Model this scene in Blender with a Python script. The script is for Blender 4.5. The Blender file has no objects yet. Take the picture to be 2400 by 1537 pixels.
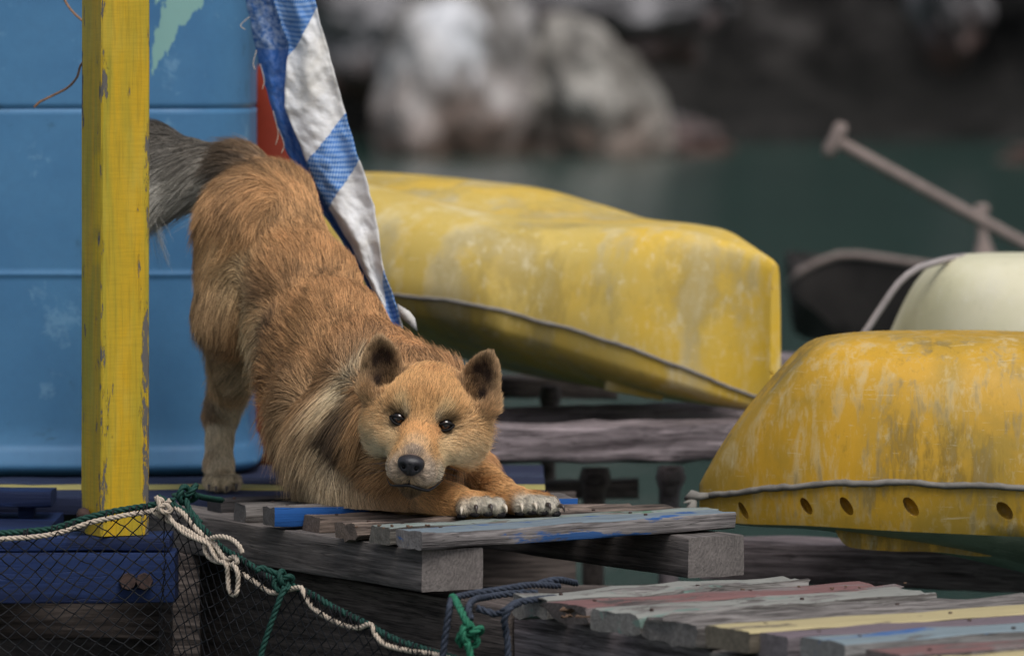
import bpy, bmesh, math, random
import numpy as np
from mathutils import Vector, Matrix, Euler, noise as mnoise
from mathutils.kdtree import KDTree
rng = np.random.default_rng(7); random.seed(7)
R = math.radians
scene = bpy.context.scene

# ---------------------------------------------------------------- camera, world, light
FPX, CX, CY, PITCH, ZC = 13333.333, 1200.0, 768.5, math.atan(653.5/13333.333), 0.623
cam = bpy.data.cameras.new('camera'); camo = bpy.data.objects.new('camera', cam)
scene.collection.objects.link(camo); scene.camera = camo
camo.location = (0, 0, ZC); camo.rotation_euler = (math.pi/2 - PITCH, 0, 0)
cam.sensor_width = 36; cam.lens = 200; cam.clip_start = 0.1; cam.clip_end = 600
cam.dof.use_dof = True; cam.dof.focus_distance = 7.60; cam.dof.aperture_fstop = 5.6
SUN_EL, SUN_AZ = R(57), R(155)          # soft overcast light, slightly from the left and above
w = bpy.data.worlds.new('World'); scene.world = w; w.use_nodes = True
wn = w.node_tree; bg = wn.nodes['Background']
sky = wn.nodes.new('ShaderNodeTexSky'); sky.sky_type = 'NISHITA'; sky.sun_disc = False
sky.sun_elevation = SUN_EL; sky.sun_rotation = SUN_AZ; sky.air_density = 1.0; sky.dust_density = 3.0
hs = wn.nodes.new('ShaderNodeHueSaturation'); hs.inputs['Saturation'].default_value = .5      # overcast: greyer than a clear sky
wn.links.new(sky.outputs[0], hs.inputs['Color']); wn.links.new(hs.outputs[0], bg.inputs[0]); bg.inputs[1].default_value = 0.085
sl = bpy.data.lights.new('sun', 'SUN'); sl.energy = 1.5; sl.angle = R(30); sl.color = (1, .98, .95)
so = bpy.data.objects.new('sun', sl); scene.collection.objects.link(so)
so.rotation_euler = (R(30), R(14), 0)
scene.view_settings.view_transform = 'Standard'; scene.view_settings.look = 'None'
scene.view_settings.exposure = 0.55; scene.view_settings.gamma = 1
scene.render.engine = 'CYCLES'

# ---------------------------------------------------------------- helpers
def P(px, py, d):
    """point of the world on the sight line of photo pixel (px,py) at y = d metres"""
    u, v = (px-CX)/FPX, (CY-py)/FPX
    dx, dy, dz = u, math.cos(PITCH)+v*math.sin(PITCH), -math.sin(PITCH)+v*math.cos(PITCH)
    t = d/dy
    return Vector((dx*t, d, ZC+dz*t))
def G(px, py, z):
    """point of the horizontal plane at height z"""
    u, v = (px-CX)/FPX, (CY-py)/FPX
    dx, dy, dz = u, math.cos(PITCH)+v*math.sin(PITCH), -math.sin(PITCH)+v*math.cos(PITCH)
    t = (z-ZC)/dz
    return Vector((dx*t, dy*t, z))
def tag(o, label=None, cat=None, group=None, kind=None):
    if label: o['label'] = label
    if cat: o['category'] = cat
    if group: o['group'] = group
    if kind: o['kind'] = kind
    return o
def empty(name, loc, rz=0, **k):
    o = bpy.data.objects.new(name, None); scene.collection.objects.link(o)
    o.location = loc; o.rotation_euler = (0, 0, rz); o.empty_display_size = .05
    bpy.context.view_layer.update()
    return tag(o, **k)
def link(name, me, mat, parent=None, world=True):
    """mesh with world coordinates -> object; parented things keep their place"""
    o = bpy.data.objects.new(name, me); scene.collection.objects.link(o)
    if mat: me.materials.append(mat)
    if parent:
        bpy.context.view_layer.update(); o.parent = parent
        if world: o.matrix_parent_inverse = parent.matrix_world.inverted()
    return o
def mesh(name, verts, faces, smooth=True, sharp=None):
    me = bpy.data.meshes.new(name); me.from_pydata([tuple(v) for v in verts], [], [tuple(f) for f in faces]); me.update()
    if smooth:
        me.shade_smooth()
        if sharp: me.set_sharp_from_angle(angle=R(sharp))
    return me
def recentre(o):
    """put the object's origin at the foot of its mesh"""
    me = o.data; n = len(me.vertices); c = np.empty(n*3, np.float32); me.vertices.foreach_get('co', c); c = c.reshape(-1, 3)
    m = Vector(((c[:,0].min()+c[:,0].max())/2, (c[:,1].min()+c[:,1].max())/2, c[:,2].min()))
    me.transform(Matrix.Translation(-m)); o.location = o.location + m
    return o
def catmull(pts, n):
    pts = [Vector(p) for p in pts]; out = []
    q = [pts[0]*2-pts[1]] + pts + [pts[-1]*2-pts[-2]]
    seg = len(pts)-1
    for i in range(n+1):
        s = i/n*seg; k = min(int(s), seg-1); t = s-k
        a, b, c, d = q[k:k+4]
        out.append(.5*((2*b)+(c-a)*t+(2*a-5*b+4*c-d)*t*t+(3*b-a-3*c+d)*t**3))
    return out
def tube_vf(path, r, sides=6, cap=True, base=0):
    """rotation minimising tube, r is a number or a list"""
    path = [Vector(p) for p in path]; n = len(path); V, F = [], []
    rr = r if hasattr(r, '__len__') else [r]*n
    t = (path[1]-path[0]).normalized(); up = Vector((0, 0, 1)) if abs(t.z) < .9 else Vector((1, 0, 0))
    nn = (up-t*up.dot(t)).normalized()
    for i in range(n):
        a, b = path[max(i-1, 0)], path[min(i+1, n-1)]
        t2 = (b-a)
        if t2.length > 1e-9: t = t2.normalized()
        nn = (nn-t*nn.dot(t)).normalized(); bb = t.cross(nn)
        for k in range(sides):
            an = 2*math.pi*k/sides
            V.append(path[i]+(nn*math.cos(an)+bb*math.sin(an))*rr[i])
    for i in range(n-1):
        for k in range(sides):
            k2 = (k+1) % sides
            F.append((base+i*sides+k, base+i*sides+k2, base+(i+1)*sides+k2, base+(i+1)*sides+k))
    if cap:
        F.append(tuple(base+k for k in reversed(range(sides)))); F.append(tuple(base+(n-1)*sides+k for k in range(sides)))
    return V, F
def resample(path, step):
    path = [Vector(p) for p in path]; L = [0]
    for a, b in zip(path, path[1:]): L.append(L[-1]+(b-a).length)
    n = max(2, int(L[-1]/step)+1); out = []; k = 0
    for i in range(n):
        s = L[-1]*i/(n-1)
        while k < len(path)-2 and L[k+1] < s: k += 1
        t = (s-L[k])/max(L[k+1]-L[k], 1e-9); out.append(path[k].lerp(path[k+1], t))
    return out
def rope_mesh(name, ctrl, r, pitch=None, strands=3, smoothn=None):
    """laid rope of twisted strands along control points"""
    ctrl = [Vector(c) for c in ctrl]
    path = catmull(ctrl, (smoothn or 14)*(len(ctrl)-1)); path = resample(path, r*.55)
    pitch = pitch or r*6.5; n = len(path); V, F = [], []
    t = (path[1]-path[0]).normalized(); up = Vector((0, 0, 1)) if abs(t.z) < .9 else Vector((1, 0, 0))
    nn = (up-t*up.dot(t)).normalized(); fr = []
    for i in range(n):
        t2 = path[min(i+1, n-1)]-path[max(i-1, 0)]
        if t2.length > 1e-9: t = t2.normalized()
        nn = (nn-t*nn.dot(t)).normalized(); fr.append((nn.copy(), t.cross(nn)))
    step = r*.55
    for s in range(strands):
        sp = []
        for i in range(n):
            a = 2*math.pi*(s/strands+i*step/pitch)
            wv = 1+.08*math.sin(i*1.7+s)
            sp.append(path[i]+(fr[i][0]*math.cos(a)+fr[i][1]*math.sin(a))*r*.5*wv)
        v, f = tube_vf(sp, r*.56, 5, True, len(V)); V += v; F += f
    return mesh(name, V, F)
def fbm(x, y, z, o=4):
    return mnoise.fractal(Vector((x, y, z)), 1.0, 2.0, o)

# ---------------------------------------------------------------- materials
def newmat(name):
    m = bpy.data.materials.new(name); m.use_nodes = True; nt = m.node_tree
    return m, nt, nt.nodes['Principled BSDF']
def N(nt, typ, **k):
    n = nt.nodes.new(typ)
    for a, b in k.items():
        if a in n.inputs.keys(): n.inputs[a].default_value = b
        else: setattr(n, a, b)
    return n
def col(c): return (*c, 1) if len(c) == 3 else c
def S(r, g, b):
    f = lambda x: (x/255/12.92) if x/255 <= .04045 else ((x/255+.055)/1.055)**2.4
    return (f(r), f(g), f(b))
def mixc(nt, fac, a, b, mode='MIX'):
    n = nt.nodes.new('ShaderNodeMix'); n.data_type = 'RGBA'; n.blend_type = mode
    for sock, v in ((0, fac), (6, a), (7, b)):
        if hasattr(v, 'is_output') or isinstance(v, bpy.types.NodeSocket): nt.links.new(v, n.inputs[sock])
        else: n.inputs[sock].default_value = v if sock == 0 else col(v)
    return n.outputs[2]
def ramp(nt, fac, stops, interp='LINEAR'):
    n = nt.nodes.new('ShaderNodeValToRGB'); n.color_ramp.interpolation = interp; e = n.color_ramp.elements
    while len(e) < len(stops): e.new(.5)
    for i, (p, c) in enumerate(stops):
        e[i].position = p; e[i].color = col(c) if hasattr(c, '__len__') else (c, c, c, 1)
    nt.links.new(fac, n.inputs[0]); return n.outputs[0]
def coords(nt, scale=(1, 1, 1), kind='Object', rand=True, rot=(0, 0, 0)):
    tc = nt.nodes.new('ShaderNodeTexCoord'); mp = nt.nodes.new('ShaderNodeMapping')
    mp.inputs['Scale'].default_value = scale; mp.inputs['Rotation'].default_value = rot
    if rand:
        oi = nt.nodes.new('ShaderNodeObjectInfo'); ad = nt.nodes.new('ShaderNodeVectorMath'); ad.operation = 'MULTIPLY_ADD'
        cb = nt.nodes.new('ShaderNodeCombineXYZ')
        for i in range(3): nt.links.new(oi.outputs['Random'], cb.inputs[i])
        ad.inputs[1].default_value = (3.1, 5.7, 4.3); nt.links.new(cb.outputs[0], ad.inputs[0]); nt.links.new(tc.outputs[kind], ad.inputs[2])
        nt.links.new(ad.outputs[0], mp.inputs[0])
    else: nt.links.new(tc.outputs[kind], mp.inputs[0])
    return mp.outputs[0]
def noise(nt, vec, scale, detail=5, rough=.6, dist=0):
    n = nt.nodes.new('ShaderNodeTexNoise'); n.inputs['Scale'].default_value = scale; n.inputs['Detail'].default_value = detail
    n.inputs['Roughness'].default_value = rough; n.inputs['Distortion'].default_value = dist
    nt.links.new(vec, n.inputs['Vector']); return n.outputs[0]
def bump(nt, bsdf, h, dist=.002, strength=.6, prev=None):
    b = nt.nodes.new('ShaderNodeBump'); b.inputs['Distance'].default_value = dist; b.inputs['Strength'].default_value = strength
    nt.links.new(h, b.inputs['Height'])
    if prev: nt.links.new(prev, b.inputs['Normal'])
    nt.links.new(b.outputs[0], bsdf.inputs['Normal']); return b.outputs[0]
def math_(nt, op, a, b=None):
    n = nt.nodes.new('ShaderNodeMath'); n.operation = op
    for i, v in enumerate((a, b)):
        if v is None: continue
        if isinstance(v, bpy.types.NodeSocket): nt.links.new(v, n.inputs[i])
        else: n.inputs[i].default_value = v
    return n.outputs[0]

def face_mask(nt, which):
    tc = nt.nodes.new('ShaderNodeTexCoord'); sx = nt.nodes.new('ShaderNodeSeparateXYZ'); nt.links.new(tc.outputs['Normal'], sx.inputs[0])
    if which == 'top': return math_(nt, 'GREATER_THAN', sx.outputs[2], .6)
    return math_(nt, 'GREATER_THAN', math_(nt, 'ABSOLUTE', sx.outputs[1]), .6)
def wood(name, light, dark, paint=None, amount=0, paint2=None, amount2=0, rough=.85, pscale=14, grain=1.0, stain=.4, on=None, on2=None):
    """weathered timber, grain along the local x axis, with leftovers of paint"""
    m, nt, b = newmat(name)
    v = coords(nt, (6, 90, 90)); vb = coords(nt, (3, 9, 9)); vp = coords(nt, (.55, 1.6, 1.6)); vf = coords(nt, (18, 420, 420))
    g = noise(nt, v, 1.0, 6, .65, .6); g2 = noise(nt, vf, 1.0, 3, .6)
    big = noise(nt, vb, 1.0, 4, .6, .3)
    gm = math_(nt, 'ADD', math_(nt, 'MULTIPLY', g, .65), math_(nt, 'MULTIPLY', g2, .35))
    c = ramp(nt, gm, [(.39, dark), (.50, [(a+b2)/2 for a, b2 in zip(dark, light)]), (.60, light)])
    st = ramp(nt, big, [(.38, 1-stain), (.6, 1.0)]); c = mixc(nt, 1.0, c, st, 'MULTIPLY')
    # cracks
    ck = noise(nt, coords(nt, (3, 110, 110)), 1.0, 2, .5, .8)
    crack = ramp(nt, ck, [(.488, 1.0), (.499, .25), (.503, .25), (.514, 1.0)])
    crm = mixc(nt, .5, (1, 1, 1), crack)
    c = mixc(nt, 1.0, c, crm, 'MULTIPLY')
    g3 = noise(nt, coords(nt, (7, 210, 210)), 1.0, 3, .6, .4); fl = ramp(nt, g3, [(.36, .42), (.46, 1.0)]); c = mixc(nt, .8, c, fl, 'MULTIPLY')
    hl = ramp(nt, g3, [(.58, 0), (.68, .35)]); c = mixc(nt, hl, c, [min(1, x*1.5) for x in light])
    gm = math_(nt, 'ADD', math_(nt, 'MULTIPLY', gm, .6), math_(nt, 'MULTIPLY', g3, .45))
    tcn = nt.nodes.new('ShaderNodeTexCoord'); sn = nt.nodes.new('ShaderNodeSeparateXYZ'); nt.links.new(tcn.outputs['Normal'], sn.inputs[0])
    em = math_(nt, 'GREATER_THAN', math_(nt, 'ABSOLUTE', sn.outputs[0]), .7)
    ring = nt.nodes.new('ShaderNodeTexWave'); ring.wave_type = 'RINGS'; ring.rings_direction = 'X'; ring.inputs['Scale'].default_value = 60; ring.inputs['Distortion'].default_value = 9; ring.inputs['Detail'].default_value = 3; nt.links.new(coords(nt, (1, 1, 1), rand=False), ring.inputs[0])
    ec = mixc(nt, ring.outputs[1], [x*.62 for x in light], [x*.85 for x in light])
    c = mixc(nt, math_(nt, 'MULTIPLY', em, .55), c, ec)
    h = math_(nt, 'ADD', math_(nt, 'MULTIPLY', gm, .7), math_(nt, 'MULTIPLY', crack, .5))
    if paint:
        pn = noise(nt, vp, pscale, 8, .68, .3)
        t = .62-amount*.3
        mask = ramp(nt, math_(nt, 'ADD', pn, math_(nt, 'MULTIPLY', gm, .12)), [(t, 0.0), (t+.025, 1.0)])
        if on: mask = math_(nt, 'MULTIPLY', mask, face_mask(nt, on))
        pc = mixc(nt, ramp(nt, g, [(.3, 0), (.7, .35)]), paint, [x*.55 for x in paint])
        c = mixc(nt, mask, c, pc); h = math_(nt, 'ADD', h, math_(nt, 'MULTIPLY', mask, .3))
    if paint2:
        pn = noise(nt, coords(nt, (.5, 1.9, 1.9), rot=(.4, .2, 0)), pscale*.8, 8, .7, .4)
        t = .62-amount2*.3
        mask = ramp(nt, pn, [(t, 0.0), (t+.03, 1.0)])
        if on2: mask = math_(nt, 'MULTIPLY', mask, face_mask(nt, on2))
        c = mixc(nt, mask, c, paint2)
    nt.links.new(c, b.inputs['Base Color']); b.inputs['Roughness'].default_value = rough
    b.inputs['Specular IOR Level'].default_value = .3
    bump(nt, b, h, .0022*grain, .8)
    return m

M = {}
M['grey'] = wood('weathered_grey_wood', S(140,134,130), S(66,60,57))
M['grey_blue'] = wood('grey_wood_blue_paint', S(148,142,140), S(70,64,62), S(40,98,170), .25, pscale=16)
M['grey_sky'] = wood('grey_wood_pale_blue', S(146,140,138), S(74,68,68), S(110,122,130), .62, S(46,82,132), .20, pscale=9, on='top', grain=1.3)
M['brown'] = wood('rough_brown_wood', S(150,132,120), S(46,38,34), grain=2.2)
M['green_white'] = wood('wood_white_green_paint', S(132,126,118), S(66,62,58), S(126,134,130), .4, S(80,112,90), .2, on='top', on2='top')
M['blue_side'] = wood('wood_thick_blue_paint', S(128,122,120), S(68,62,60), S(32,84,150), .95, pscale=9, on='side')
M['dark'] = wood('dark_wet_timber', S(78,74,74), S(38,35,36), stain=.6, rough=.7)
M['beam'] = wood('grey_sawn_timber', S(128,120,116), S(80,75,73), grain=.6, stain=.45)
M['beam_dark'] = wood('dark_old_timber', S(112,101,96), S(50,43,41), stain=.5, grain=1.6)
M['beam_light'] = wood('bleached_timber', S(150,138,140), S(86,76,78), grain=1.3)
M['blue'] = wood('blue_painted_timber', S(60,60,70), S(30,30,40), S(22,42,84), 1.1, S(16,30,64), .45, pscale=6, rough=.7)
M['blue_dark'] = wood('dark_blue_painted_timber', S(60,60,70), S(30,30,40), S(32,40,66), 1.1, S(50,58,80), .2, pscale=6)
M['cream'] = wood('wood_cream_paint', S(130,120,105), S(80,72,62), S(176,162,122), .66, pscale=10, on='top')
M['pink'] = wood('wood_red_paint', S(128,116,112), S(78,68,66), S(118,86,84), .5, S(112,104,102), .25, pscale=9, on='top')
M['purple'] = wood('wood_mauve_paint', S(128,120,122), S(84,76,80), S(108,96,102), .75, pscale=8, on='top')
M['pale'] = wood('wood_pale_paint', S(142,138,134), S(84,78,74), S(134,134,128), .3, S(104,124,116), .12, on='top')
M['pale_blue'] = wood('wood_pale_blue_paint', S(140,138,136), S(84,80,78), S(120,134,140), .6, S(62,96,145), .12, on='top')
M['yellow_strip'] = wood('wood_yellow_paint', S(120,110,80), S(70,62,50), S(160,150,90), 1.1)

def simple(name, c, rough=.6, spec=.4, var=.25, nscale=40, bd=.0006, metal=0):
    m, nt, b = newmat(name); v = coords(nt)
    n = noise(nt, v, nscale, 5, .6)
    nt.links.new(mixc(nt, ramp(nt, n, [(.3, 0), (.7, 1)]), [x*(1-var) for x in c], [min(1, x*(1+var)) for x in c]), b.inputs['Base Color'])
    b.inputs['Roughness'].default_value = rough; b.inputs['Specular IOR Level'].default_value = spec; b.inputs['Metallic'].default_value = metal
    bump(nt, b, n, bd, .5); return m
M['rope_cream'] = simple('cream_rope', S(178,164,148), .9, .2, .35, 220)
M['rope_green'] = simple('green_rope', S(20,58,50), .75, .3, .35, 160)
M['rope_green_b'] = simple('bright_green_rope', S(34,98,74), .75, .3, .35, 160)
M['rope_navy'] = simple('navy_rope', S(50,56,68), .85, .3, .4, 160)
M['net'] = simple('black_net_cord', S(20,21,25), .8, .3, .4, 160)
M['twine'] = simple('brown_twine', S(140,108,84), .9, .2, .3, 200)
M['hose'] = simple('grey_cord', S(150,142,140), .7, .3, .15, 60)
M['iron'] = simple('rusty_iron', S(58,44,40), .85, .3, .5, 90, .002)
M['orange'] = simple('orange_plastic', S(128,42,20), .6, .3, .3, 9)
M['oar'] = simple('bleached_oar_wood', S(132,118,112), .8, .3, .2, 25)
M['leaf'] = simple('dead_leaf', S(92,72,58), .8, .2, .4, 120)

def box_board(name, p0, p1, width, thick, mat, parent=None, rough=.0015, seg=None, round_=.004, back=None, tilt=0, ragged=0, taper=0):
    """board: p0->p1 is its front top edge, width runs back, thick runs down; own local frame with x along the board"""
    p0, p1 = Vector(p0), Vector(p1); L = (p1-p0).length; ax = (p1-p0).normalized()
    up = Vector((0, 0, 1)); up = (up-ax*up.dot(ax)).normalized(); bk = up.cross(ax)   # away from viewer for left->right boards
    if back is not None and bk.dot(back) < 0: bk = -bk
    nx = seg or max(6, int(L/.03)); sec = []
    r = round_; k = 3
    corners = [((0, 0), math.pi*1.0, math.pi*.5), ((width, 0), math.pi*.5, 0), ((width, -thick), 0, -math.pi*.5), ((0, -thick), -math.pi*.5, -math.pi)]
    for (cx, cz), a0, a1 in corners:
        ox = cx+(r if cx == 0 else -r); oz = cz+(-r if cz == 0 else r)
        for i in range(k):
            a = a0+(a1-a0)*i/(k-1); sec.append((ox+r*math.cos(a), oz+r*math.sin(a)))
        # one mid point on the long sides
    full = []
    for i in range(len(sec)):
        a, b = sec[i], sec[(i+1) % len(sec)]; full.append(a)
        d = math.hypot(b[0]-a[0], b[1]-a[1]); m_ = int(d/.016)
        for j in range(1, min(m_, 6)+1): t = j/(min(m_, 6)+1); full.append((a[0]*(1-t)+b[0]*t, a[1]*(1-t)+b[1]*t))
    n = len(full); V, F = [], []; sd = random.random()*100
    for i in range(nx+1):
        x = L*i/nx
        for (y, z) in full:
            a = rough*2*fbm(x*9+sd, y*40, z*40+sd, 3)
            e = 0
            if ragged and i in (0, nx):
                e = ragged*(fbm(sd+y*50, z*50, 3.3*i, 3))*(1 if i == 0 else 1)
            if r and (i == 0 or i == nx):
                e += (.0015 if i == 0 else -.0015)
            yy = y+(a if y < width*.5 else -a); zz = z+rough*2*fbm(x*9, y*40+sd, z*40, 3)
            tp = 1-taper*x/L
            V.append((x+e, (yy)*tp, zz))
    for i in range(nx):
        for j in range(n):
            j2 = (j+1) % n; F.append((i*n+j, (i+1)*n+j, (i+1)*n+j2, i*n+j2))
    F.append(tuple(range(n))); F.append(tuple(nx*n+j for j in reversed(range(n))))
    me = mesh(name, V, F, True, 42)
    o = bpy.data.objects.new(name, me); scene.collection.objects.link(o); me.materials.append(mat)
    mw = Matrix((ax, bk, up)).transposed().to_4x4(); mw.translation = p0
    if mw.to_3x3().determinant() < 0:
        for v in me.vertices: v.co.z = v.co.z
        mw = Matrix((ax, bk, ax.cross(bk))).transposed().to_4x4(); mw.translation = p0
        for v in me.vertices: v.co.z = -v.co.z
        me.update()
    bmm = bmesh.new(); bmm.from_mesh(me); bmesh.ops.recalc_face_normals(bmm, faces=bmm.faces); bmm.to_mesh(me); bmm.free()
    if parent:
        bpy.context.view_layer.update(); o.parent = parent; o.matrix_parent_inverse = parent.matrix_world.inverted()
    o.matrix_basis = mw
    return o
# ---------------------------------------------------------------- water and shore
WZ = -0.40
def make_water():
    m, nt, b = newmat('sea_water'); v = coords(nt, (1, 1, 1), rand=False)
    n1 = noise(nt, coords(nt, (1.2, .5, 1), rand=False), 2.2, 4, .55); n2 = noise(nt, v, 14, 3, .5)
    nt.links.new(mixc(nt, noise(nt, v, .12, 3, .5), (.022, .046, .042), (.032, .072, .058)), b.inputs['Base Color'])
    b.inputs['Roughness'].default_value = .16; b.inputs['IOR'].default_value = 1.33
    b1 = bump(nt, b, n1, .05, .5); bump(nt, b, n2, .006, .4, b1)
    V = [(-250, -60, WZ), (250, -60, WZ), (250, 300, WZ), (-250, 300, WZ)]
    o = link('water', mesh('water', V, [(0, 1, 2, 3)], False), m); tag(o, kind='structure'); return o
make_water()

def rock_mat(name, light, dark, low, lowz, pale=None, sc=1.0, bd=.12):
    m, nt, b = newmat(name); v = coords(nt, (sc, sc, sc), rand=True)
    n = noise(nt, v, 1.2, 5, .5, .3); n2 = noise(nt, v, 4.5, 6, .6)
    c = ramp(nt, n, [(.32, dark), (.52, [(a+x)/2 for a, x in zip(light, dark)]), (.64, light)])
    c = mixc(nt, ramp(nt, n2, [(.30, .4), (.45, 0)]), c, [x*.4 for x in dark])
    if pale:
        c = mixc(nt, ramp(nt, noise(nt, v, .8, 3, .5), [(.56, 0), (.64, .8)]), c, pale)
    tc = nt.nodes.new('ShaderNodeTexCoord'); sx = nt.nodes.new('ShaderNodeSeparateXYZ'); nt.links.new(tc.outputs['Object'], sx.inputs[0])
    zz = math_(nt, 'ADD', sx.outputs[2], math_(nt, 'MULTIPLY', n, .5))
    c = mixc(nt, ramp(nt, math_(nt, 'DIVIDE', zz, lowz), [(.5, .85), (1.0, 0)]), c, low)
    nt.links.new(c, b.inputs['Base Color']); b.inputs['Roughness'].default_value = .9; b.inputs['Specular IOR Level'].default_value = .2
    bump(nt, b, n2, bd, 1); return m
M['cliff'] = rock_mat('dark_cliff_rock', S(92,88,86), S(8,9,10), S(22,22,21), 1.2, sc=1.3)
M['rock'] = rock_mat('pale_shore_rock', S(196,193,192), S(96,92,88), S(128,102,88), 1.75, S(225,226,230), 1.3)
M['rock_b'] = rock_mat('grey_cream_shore_rock', S(172,167,160), S(88,84,78), S(126,102,90), 1.3, None, 1.6)
M['rock_mid'] = rock_mat('grey_shore_rock', S(138,136,138), S(62,60,62), S(90,66,58), .9, None, 1.0)
def rock(name, px, py, d, rx, ry, rz, amp, seed, mat, parent=None, sub=5, freq=1.0, lean=0, **k):
    bm = bmesh.new(); bmesh.ops.create_icosphere(bm, subdivisions=sub, radius=1)
    c = P(px, py, d)
    for v in bm.verts:
        p = v.co.copy(); q = p*freq
        r = 1+amp*(mnoise.fractal(q*1.1+Vector((seed, 0, 0)), 1, 2, 6)*1.0) + amp*.7*abs(mnoise.noise(q*2.3+Vector((0, seed, 0))))
        rd = mnoise.noise(q*.9+Vector((0, 0, seed)))
        p = p*r+Vector((rd*amp*.5, 0, 0)); v.co = Vector((p.x*rx+lean*p.z, p.y*ry, p.z*rz))+c
    me = bpy.data.meshes.new(name); bm.to_mesh(me); bm.free(); me.shade_smooth()
    o = link(name, me, mat, parent); recentre(o) if not parent else None
    return tag(o, **k)
def make_cliff():
    nx, nz = 170, 90; V, F = [], []
    for j in range(nz+1):
        for i in range(nx+1):
            x = -34+68*i/nx; z = -2+32*j/nz
            f = mnoise.fractal(Vector((x*.16, 0, z*.16)), 1, 2, 7)*2.6+abs(mnoise.noise(Vector((x*.5, 3, z*.35))))*1.6
            cave = 3.2*math.exp(-((x-3.6)/3.2)**2)*math.exp(-((z-.8)/1.7)**2)
            V.append((x, 63-f+cave+.35*max(z, 0)*(1-math.exp(-max(z-6, 0)/8))+abs(x)*-.12, z))
    for j in range(nz):
        for i in range(nx):
            a = j*(nx+1)+i; F.append((a, a+1, a+nx+2, a+nx+1))
    o = link('cliff', mesh('cliff', V, F), M['cliff']); tag(o, kind='structure')
make_cliff()
rock('shore_boulder', 1072, 215, 55, .74, 1.0, 1.12, .27, 3.1, M['rock'], lean=.22, label='pale rounded boulder left of the dark cleft, behind the striped tarp', cat='rock')
rock('shore_boulder', 1372, 262, 55, .70, 1.0, .82, .27, 8.4, M['rock_b'], lean=-.20, label='pale sloping boulder right of the dark cleft, running down to the water', cat='rock')
rock('shore_boulder', 1570, 345, 56, .55, .6, .22, .45, 5.5, M['rock_mid'], label='low brown rock at the right foot of the pale boulders', cat='rock')
rock('shore_boulder', 2420, 372, 52, .30, .4, .10, .4, 2.2, M['rock_mid'], label='small reddish rock at the waterline by the right edge', cat='rock')
rock('rock_ledge', 1290, 20, 59, 1.65, 1.3, .62, .36, 11.2, M['rock_mid'], freq=1.3, label='grey overhanging rock ledge above the two pale boulders', cat='rock')
rock('shore_boulder', 800, 30, 58, .75, 1.0, .7, .4, 21.2, M['rock_mid'], label='dim bluish grey rock above the dark gap beside the tarp', cat='rock')
rock('shore_boulder', 2215, 25, 59, .35, .8, .5, .4, 31.2, M['rock_mid'], label='grey knob of rock high on the dark cliff at right', cat='rock')

# ---------------------------------------------------------------- lofted hulls
def interp(cv, x):
    cv = sorted(cv); xs = [c[0] for c in cv]; ys = [c[1] for c in cv]
    return float(np.interp(x, xs, ys))
def smooth_curve(cv, n=80):
    return [(p.x, p.y) for p in catmull([Vector((a, b, 0)) for a, b in cv], n)]
def hull(name, axis, curves, profile, mat, parent, under=None):
    """axis: list of (px, D, halfwidth); profile: (frac of halfwidth, curve name A, curve name B, mix); returns stations"""
    ax = [(P(px, 700, D).x, D, w) for px, D, w in axis]
    n = len(ax); V, F, rings = [], [], []
    ks = len(profile)
    for i, (X, D, w) in enumerate(ax):
        a, b = ax[max(i-1, 0)], ax[min(i+1, n-1)]
        d = Vector((b[0]-a[0], b[1]-a[1])).normalized(); nn = Vector((d.y, -d.x))
        if nn.y > 0: nn = -nn
        near, far = [], []
        for (f, ca, cb, t) in profile:
            x, y = X+nn.x*w*f, D+nn.y*w*f
            # pixel column of this point
            dep = y*math.cos(PITCH); px = CX+FPX*x/(dep+.03)
            py = interp(curves[ca], px)*(1-t)+interp(curves[cb], px)*t
            z = P(px, py, y).z; near.append((x, y, z)); far.append((X-nn.x*w*f, D-nn.y*w*f, z))
        rings.append(near)
        ring = near+[f for f, pr in zip(reversed(far), reversed(profile)) if pr[0] > 0]
        V += ring
    m = len(ring)
    for i in range(n-1):
        for j in range(m):
            j2 = (j+1) % m; F.append((i*m+j, i*m+j2, (i+1)*m+j2, (i+1)*m+j))
    F.append(tuple(range(m))); F.append(tuple((n-1)*m+j for j in range(m)))
    me = mesh(name, V, F, True, 55)
    bmm = bmesh.new(); bmm.from_mesh(me); bmesh.ops.recalc_face_normals(bmm, faces=bmm.faces); bmm.to_mesh(me); bmm.free()
    o = link(name, me, mat, parent)
    if under:
        me.materials.append(under); c = [Vector(p.center) for p in me.polygons]
        for k, pl in enumerate(me.polygons):
            if k < (n-1)*m and 11 <= k % m <= 16: pl.material_index = 1
    return o, rings
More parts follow.
